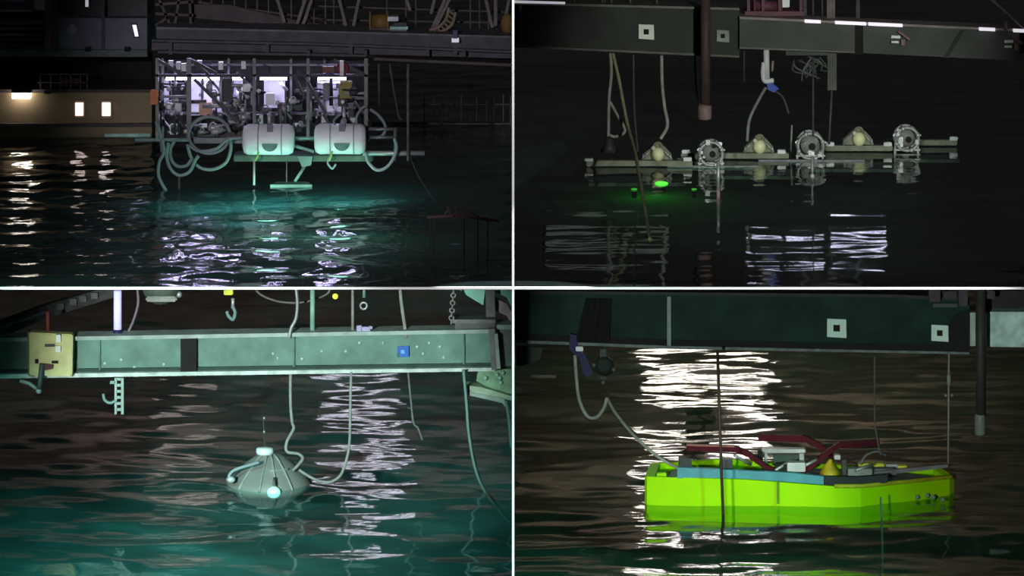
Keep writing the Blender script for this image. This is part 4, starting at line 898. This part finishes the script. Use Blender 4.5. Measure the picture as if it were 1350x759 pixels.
# ---- the silver dome
yd = 5.55; cx = P(355, 645, yd).x
t = thing('silver_dome', 'silver-grey cone-shaped dome breaking the water surface', 'dome', (cx, yd, ZL))
r0 = 57 * S(yd); hz = 41 * S(yd)
MB().lathe([(r0 * 0.8, -0.12), (r0 * 1.0, -0.04), (r0, 0.0), (r0 * 0.82, hz * 0.3), (r0 * 0.55, hz * 0.66), (r0 * 0.33, hz * 0.88), (r0 * 0.16, hz * 0.98), (r0 * 0.03, hz)], (cx, yd, ZL), 'z', 48).build('shell', dome_silver, t)
capx = P(347, 605, yd).x
MB().lathe([(0.05, hz - 0.03), (0.12, hz - 0.01), (0.13, hz + 0.03), (0.12, hz + 0.075), (0.03, hz + 0.085)], (cx - 0.06, yd - 0.05, ZL), 'z', 24).build('cap', mat('cap_white', (0.85, 0.88, 0.88), 0.4, var=0.03), t)
mast = P(349, 600, yd)
MB().tube([P(349, 598, yd), P(347, 548, yd)], 0.7 * S(yd)).build('antenna', rope_dark, t)
for py in (551, 569): MB().ball(P(348.3, py, yd), 1.9 * S(yd), 8).build('bead', galvanised, t)
def on_dome(ang, f):    # point on the shell, f = fraction of the base radius
    prof = [(1.0, 0), (0.82, 0.3), (0.55, 0.66), (0.33, 0.88), (0.16, 0.98), (0.03, 1)]
    for (ra, ha), (rb, hb_) in zip(prof, prof[1:]):
        if rb <= f <= ra: u = (ra - f) / (ra - rb); h = ha + (hb_ - ha) * u; break
    else: h = 0
    return Vector((cx + r0 * f * math.cos(ang), yd + r0 * f * math.sin(ang), ZL + hz * h + 0.012))
for ang in (-2.3, -1.75, -1.35, -0.95):
    MB().tube([on_dome(math.radians(0) + ang, f) for f in (0.2, 0.33, 0.5, 0.7, 0.85, 1.0)], 0.018, 6).build('strap', mat('strap_pale', (0.3, 0.32, 0.3), 0.6), t)
MB().tube([on_dome(a, 0.62) for a in (-1.5, -1.3, -1.1, -0.9, -0.7)], 0.014, 6).build('band', mat('strap_pale', (0, 0, 0)), t)
cable([(342, 609), (325, 614), (310, 619), (303, 625), (301, 633)], yd - 0.5, 2.3, hose_grey, 'hose', '', parent=t)
MB().ball(P(304, 632, yd - 0.5), 5 * S(yd), 12, (1.2, 1, 0.9)).build('hose_end', pale_metal, t)
t = thing('dome_lamp', 'small bright turquoise lamp at the waterline in front of the dome', 'lamp', P(361, 643, yd - 0.75))
MB().ball(Vector((P(361, 641, yd - 0.66).x, yd - 0.66, ZL + 0.02)), 8 * S(yd), 14, (1.1, 0.8, 0.9)).build('lens', mat('turquoise_lens', (0.6, 0.95, 0.85), 0.4, var=0, bump=0, emit=(0.25, 1.0, 0.75), strength=0.95), t)
MB().tube([P(361, 639, yd - 0.68), P(362, 630, yd - 0.55)], 0.02).build('bracket', steel_grey, t)

# ================================================================== LOWER RIGHT BAY: bottle green beam over a lime barge
yk = 4.8
b = thing('bottle_green_beam', 'broad bottle green beam with two square target plates over the lime barge', 'beam', P(980, 462, yk))
MB().prism([(678, 386), (1180, 391), (1278, 396), (1278, 462), (890, 456), (678, 448)], yk, 0.4).build('web', beam_bottle, b)
MB().prism([(678, 448), (890, 456), (1278, 464), (1278, 467), (890, 460), (678, 452)], yk - 0.08, 0.5).build('bottom_flange', mat('flange_bottle', (0.13, 0.16, 0.15), 0.5, 0.1, 0.4, 8), b)
MB().prism([(678, 440), (890, 448), (1278, 455), (1278, 464), (890, 456), (678, 448)], yk - 0.02, 0.05).build('dark_strip', black_rubber, b)  # strip darker than the web, just above the bottom flange
MB().prism([(678, 383), (1180, 388), (1278, 393), (1278, 397), (1180, 392), (678, 387)], yk - 0.06, 0.5).build('top_flange', mat('top_bottle', (0.03, 0.03, 0.028), 0.7), b)
MB().pbox(879.5, 391, 884.5, 459, yk - 0.06, 0.08).build('stiffener', mat('stiff_pale', (0.25, 0.33, 0.3), 0.5), b)
MB().pbox(1279, 412, 1286, 456, yk - 0.05, 0.1).build('end_stiffener', mat('stiff_pale2', (0.4, 0.5, 0.46), 0.5), b)
MB().prism([(1300, 411), (1400, 411), (1400, 458), (1301, 457)], yk + 0.1, 0.4).build('end_panel', mat('end_panel', (0.5, 0.68, 0.64), 0.6, 0, 0.35, 6), b)
MB().pbox(1230, 400, 1262, 405, yk - 0.05, 0.1).build('top_bracket', beam_grey, b)
MB().prism([(1256, 418), (1279, 408), (1279, 456), (1240, 456)], yk - 0.03, 0.03).build('dark_panel', black_rubber, b)
MB().pbox(1296, 383, 1400, 406, yk + 0.3, 0.3).build('upper_end', mat('upper_end', (0.03, 0.022, 0.024), 0.8), b)
target(1103, 432.5, 25, yk - 0.04, mat('plate_mint', (0.72, 0.92, 0.82), 0.5, var=0.06), 'pale mint square target plate in the right middle of the bottle green beam')
target(1239, 439, 22, yk - 0.06, mat('plate_mint', (0, 0, 0)), 'pale mint square target plate nearest the right end of the bottle green beam')
t = thing('black_drape', 'black cloth draped over the bottle green beam beside the blue strap', 'cloth', P(785, 452, yk - 0.1))
vs = []; nx, nz = 10, 8
for j in range(nz + 1):
    for i in range(nx + 1):
        u, v_ = i / nx, j / nz; xx = 772 - 14 * v_ + u * (34 + 12 * v_); yy = 394 + v_ * 57
        vs.append(P(xx, yy, yk - 0.12 - 0.03 * math.sin(u * 15 + v_)))
n1 = len(vs); vs += [p + Vector((0, 0.03, 0)) for p in vs]
fs = []
for j in range(nz):
    for i in range(nx):
        a = j * (nx + 1) + i; fs.append((a, a + 1, a + nx + 2, a + nx + 1)); fs.append((a + n1, a + nx + 1 + n1, a + nx + 2 + n1, a + 1 + n1))
MB().add(vs, fs, True).build('cloth', mat('cloth_black', (0.006, 0.006, 0.007), 0.9), t)
t = thing('blue_strap', 'dark blue strap wound on the beam edge above the white rope', 'strap', P(757, 455, yk - 0.15))
navy = mat('navy', (0.012, 0.008, 0.085), 0.6)
MB().prism([(752, 440), (760, 442), (762, 458), (770, 468), (764, 472), (750, 460)], yk - 0.18, 0.06).build('band', navy, t)
MB().prism([(763, 466), (770, 466), (782, 492), (776, 497), (768, 492)], yk - 0.17, 0.05).build('tail', mat('navy_light', (0.014, 0.018, 0.09), 0.6), t)
MB().pbox(759, 457, 769, 463, yk - 0.22, 0.05).build('buckle', pale_metal, t, bevel=0.008)
t = thing('hook_block', 'dark green hook block hanging under the beam right of the blue strap', 'hook', P(795, 462, yk))
dg = mat('hook_green', (0.05, 0.07, 0.06), 0.6)
MB().pbox(791, 460, 799, 500, yk, 0.06).build('shank', dg, t)
for px, py in ((783, 481), (809, 487), (795, 504)): MB().ball(P(px, py, yk - 0.02), 3.2 * S(yk), 10).build('knob', steel_grey, t)
MB().lathe([(0.04, 0), (0.14, 0), (0.14, 0.06), (0.04, 0.06)], P(797, 483, yk - 0.02), 'y', 18).build('sheave', mat('hook_dark', (0.015, 0.025, 0.02), 0.7), t)
single(MB().prism([(680, 456), (716, 458), (712, 474), (690, 482), (681, 482)], yk + 0.2, 0.1), 'louvre_box', mat('louvre_box', (0.04, 0.045, 0.035), 0.7), 'dim green louvred box under the beam at the left wall', 'box')
single(MB().bar(P(698, 495, yk + 0.6), P(733, 496, yk + 0.6), 0.04, 0.05), 'hanging_bar', mat('bar_olive', (0.12, 0.11, 0.08), 0.6), 'short dim bar hanging below the louvred box', 'bar')
t = thing('column_pipe', 'dark vertical pipe with a pale end at the right of the barge bay', 'pipe', P(1292, 572, yk - 0.4))
yq = yk - 0.4
MB().tube([P(1293, 378, yq), P(1293, 546, yq)], 6.5 * S(yq), 14).build('tube', mat('pipe_dark', (0.045, 0.042, 0.036), 0.6), t)
MB().lathe([(0.03, -0.02), (0.075, 0.0), (0.075, 0.26), (0.05, 0.3)], P(1292, 572, yq), 'z', 16).build('end_fitting', mat('fit_pale', (0.22, 0.26, 0.22), 0.5), t)
t = thing('top_gear', 'dim violet machinery on the beam top at the right', 'machine', P(1262, 398, yk + 0.2))
for x0, a, x1, c in ((1225, 378, 1240, 398), (1244, 384, 1262, 393), (1264, 380, 1276, 404), (1300, 383, 1312, 394)): MB().pbox(x0, a, x1, c, yk - 0.26, 0.18).build('housing', mat('gear_violet', (0.06, 0.045, 0.06), 0.7), t, bevel=0.015)
for (pts, y, r, m, lb, nm) in (
    ([(758, 468), (760, 500), (764, 528), (774, 548), (786, 550), (796, 538), (800, 524)], yk - 0.15, 2.4, mat('rope_white', (0.36, 0.37, 0.34), 0.7), 'white rope hanging from the blue strap in a deep bight', 'rope'),
    ([(800, 524), (812, 545), (835, 573), (860, 596), (884, 612), (900, 618)], yk - 0.15, 2.1, mat('rope_white2', (0.3, 0.31, 0.28), 0.7), 'white rope slanting from the bight down to the barge', 'rope'),
    ([(1153, 470), (1153, 550), (1157, 580), (1161, 600)], yk - 0.3, 1.3, mat('wire_tan', (0.13, 0.12, 0.1), 0.7), 'thin tan wire hanging over the right red arm', 'wire'),
    ([(1161, 655), (1163, 700), (1164, 780)], 3.2, 1.3, mat('wire_green', (0.1, 0.14, 0.1), 0.7), 'thin green line in front of the barge running to the bottom edge', 'wire')):
    cable(pts, y, r, m, nm, lb, 'rope')
t = thing('tether_wire', 'thin wire with a shackle reaching down to the right end of the barge', 'wire', P(1250, 620, yk))
MB().tube([P(1251, 466, yk), P(1250, 611, yk)], 1.3 * S(yk), 6).build('wire', rope_grey, t)
MB().tube([P(1251, 494, yk - 0.03), P(1251, 508, yk - 0.03)], 2.6 * S(yk), 8).build('turnbuckle', rope_grey, t)
for px in (1247, 1255): MB().ball(P(px, 521, yk), 2.2 * S(yk), 8).build('shackle', rope_grey, t)
single(MB().tube([P(946, 462, 3.6), P(949, 560, 3.6), P(954, 700, 3.6)], 2.0 * S(3.6), 8), 'sounding_pole', mast_brown, 'thin dark upright pole in front of the lime barge', 'pole')

# ---- the lime barge
t = thing('lime_barge', 'lime yellow barge with blue coaming floating in the lower right bay', 'barge', (P(1030, 660, 4.6).x, 4.6, ZL))
def W(px, y): return (P(px, 660, y).x, y)
front = [W(850, 4.35), W(853, 4.28), W(980, 4.12), W(1100, 3.98), W(1135, 4.02), W(1195, 4.5), W(1252, 5.0), W(1258, 5.15)]
back = [W(1240, 5.45), W(1150, 5.55), W(950, 5.6), W(858, 5.3)]
foot = front + back
gz = [628, 628, 632, 641, 641, 635, 629, 628.5]
top = [P(0, gz[i], p[1]).z for i, p in enumerate(front)] + [P(0, 628, 4.85).z] * 2 + [P(0, 628, 4.4).z] * 2
n = len(foot); cxy = Vector((sum(p[0] for p in foot) / n, sum(p[1] for p in foot) / n))
inn = [tuple(cxy + (Vector(p) - cxy) * 0.94) for p in foot]
low = [tuple(cxy + (Vector(p) - cxy) * 0.97) for p in foot]
vs = [(*low[i], ZL - 0.24) for i in range(n)] + [(*foot[i], ZL - 0.12) for i in range(n)] + [(*foot[i], top[i]) for i in range(n)] + [(*inn[i], top[i]) for i in range(n)] + [(*inn[i], top[i] - 0.08) for i in range(n)]
fs = [list(range(n))]
for k in range(4): fs += [[k * n + i, k * n + (i + 1) % n, (k + 1) * n + (i + 1) % n, (k + 1) * n + i] for i in range(n)]
fs.append([4 * n + i for i in range(n)])
MB().add(vs, fs).build('hull', hull_lime, t)
rim = [Vector((*front[i], top[i] + 0.005)) for i in range(3, 8)]
MB().tube(rim, 0.03, 8).build('gunwale_rail', trim_olive, t)
zt = lambda px, py, y: P(px, py, y)
MB().prism([(893, 616), (1040, 623), (1086, 628), (1086, 642), (1040, 636.5), (893, 630)], 4.22, 0.08).build('coaming', coaming_blue, t)
MB().prism([(1087, 628), (1130, 629), (1170, 626), (1170, 636), (1130, 641), (1087, 641)], 4.2, 0.08).build('black_coaming', mat('coaming_black', (0.01, 0.018, 0.02), 0.6), t)
MB().prism([(1150, 622), (1250, 612), (1250, 616), (1150, 628)], 4.75, 0.06).build('side_rail', steel_grey, t)
MB().prism([(886, 621), (894, 620), (894, 629), (880, 629)], 4.25, 0.1).build('dark_bracket', mat('bracket_green', (0.02, 0.05, 0.03), 0.6), t)
MB().prism([(866, 624), (878, 623), (879, 629), (866, 629)], 4.4, 0.1).build('lime_block', hull_lime, t)
MB().prism([(895, 604), (912, 604), (912, 617), (895, 617)], 4.3, 0.15).build('box', mat('box_dark', (0.03, 0.03, 0.035), 0.6), t)
MB().prism([(950, 606), (966, 606), (966, 619), (948, 619)], 4.5, 0.15).build('box', steel_dark, t)
# deck
def deck(px, y): x_, y_ = W(px, y); return (x_, y_)
MB().slab([deck(880, 4.5), deck(1090, 4.3), deck(1230, 4.9), deck(1150, 5.4), deck(960, 5.45), deck(880, 5.2)], ZL + 0.2, ZL + 0.24).build('deck', mat('deck_grey', (0.12, 0.13, 0.11), 0.7), t)
# red lifting arms
for pts, y, wd in (([(905, 590), (968, 592), (985, 598), (1010, 616), (1022, 622)], 4.6, 8.0), ([(1000, 577), (1062, 579), (1080, 588), (1098, 602)], 5.1, 8.5), ([(1058, 624), (1090, 598), (1106, 587), (1160, 584)], 4.55, 8.0)):
    up = [(a, c - wd / 2) for a, c in pts]; dn = [(a, c + wd / 2) for a, c in pts][::-1]
    MB().prism(up + dn, y, 0.1).build('red_arm', arm_red, t)
MB().bar(P(905, 586, 4.55), P(968, 588, 4.55), 0.02, 0.06).build('arm_edge', mat('arm_edge', (0.3, 0.1, 0.08), 0.6), t)
# deck machinery
for x0, a, x1, c, y, m in ((1005, 592, 1062, 597, 5.0, galvanised), (1008, 597, 1012, 616, 5.0, galvanised), (1020, 600, 1058, 612, 5.0, mat('mach_green', (0.03, 0.06, 0.05), 0.6)), (1054, 598, 1060, 618, 4.9, galvanised), (1000, 596, 1006, 612, 4.9, black_rubber), (1022, 612, 1040, 620, 4.5, black_rubber), (1038, 610, 1062, 622, 4.45, pale_metal), (1110, 606, 1116, 626, 4.6, girder_brown), (1118, 618, 1150, 628, 4.5, rope_grey), (1132, 611, 1166, 616, 5.0, yellow_fit), (1182, 614, 1196, 619, 5.0, yellow_fit), (1140, 618, 1182, 626, 4.8, steel_grey), (1168, 612, 1184, 624, 5.0, galvanised), (1100, 600, 1108, 606, 4.8, pale_metal)):
    MB().pbox(x0, a, x1, c, y, 0.15).build('machine_block', m, t, bevel=0.008)
for (a, c) in (((1062, 613), (1080, 604)), ((1022, 620), (1044, 606)), ((968, 600), (990, 612)), ((1128, 620), (1150, 612))):
    MB().tube([P(*a, 4.45), P(*c, 4.6)], 0.022).build('brace', galvanised, t)
MB().tube(catmull([P(1134, 612, 4.9), P(1142, 600, 4.9), P(1156, 595, 4.9), P(1168, 600, 4.9)]), 0.02).build('handle', steel_grey, t)
MB().lathe([(0.17, 0), (0.14, 0.1), (0.03, 0.26), (0.01, 0.27)], P(1095, 630, 4.5), 'z', 4).build('yellow_pyramid', mat('pyramid', (0.55, 0.4, 0.02), 0.5), t)
for px, py in ((1208, 655), (1222, 653), (1229, 655), (1240, 658)): MB().ball(Vector((W(px, 4.75)[0], WY(py, ZL) - 0.1, ZL + 0.02)), 0.035, 8).build('fender_ball', mat('fender', (0.2, 0.24, 0.2), 0.6), t)
MB().pbox(1025 - 1, 634, 1026, 664, 3.98, 0.03).build('hull_seam', mat('seam_green', (0.13, 0.24, 0.01), 0.6), t)

# dark hoist block added unseen far back under the deck; its dark shape stands in the glitter behind the barge
t = thing('shade_block', 'dark hoist block added unseen far back under the deck, mirrored as a dark patch in the glitter', 'shade', P(922, 300, 14.0))
x_ = P(922, 300, 14.0).x; z_ = bz(14.0) - 0.05
dk = mat('block_dark', (0.012, 0.012, 0.008), 0.8)
MB().add([(x_ - 0.75, 13.9, ZL + 0.78), (x_ + 0.7, 13.9, ZL + 0.7), (x_ + 0.7, 14.2, ZL + 0.7), (x_ - 0.75, 14.2, ZL + 0.78), (x_ - 0.35, 13.9, ZL + 1.0), (x_ + 0.3, 13.9, ZL + 1.02), (x_ + 0.3, 14.2, ZL + 1.02), (x_ - 0.35, 14.2, ZL + 1.0)], [(0, 3, 2, 1), (4, 5, 6, 7), (0, 1, 5, 4), (1, 2, 6, 5), (2, 3, 7, 6), (3, 0, 4, 7)]).build('shade_spreader', dk, t)
MB().slab([(x_ - 0.25, 13.95), (x_ + 0.2, 13.95), (x_ + 0.2, 14.15), (x_ - 0.25, 14.15)], ZL + 1.0, ZL + 1.45).build('block', dk, t, bevel=0.05)
MB().bar((x_, 14.05, ZL + 1.45), (x_, 14.05, z_), 0.06, 0.06).build('hanger', dk, t)
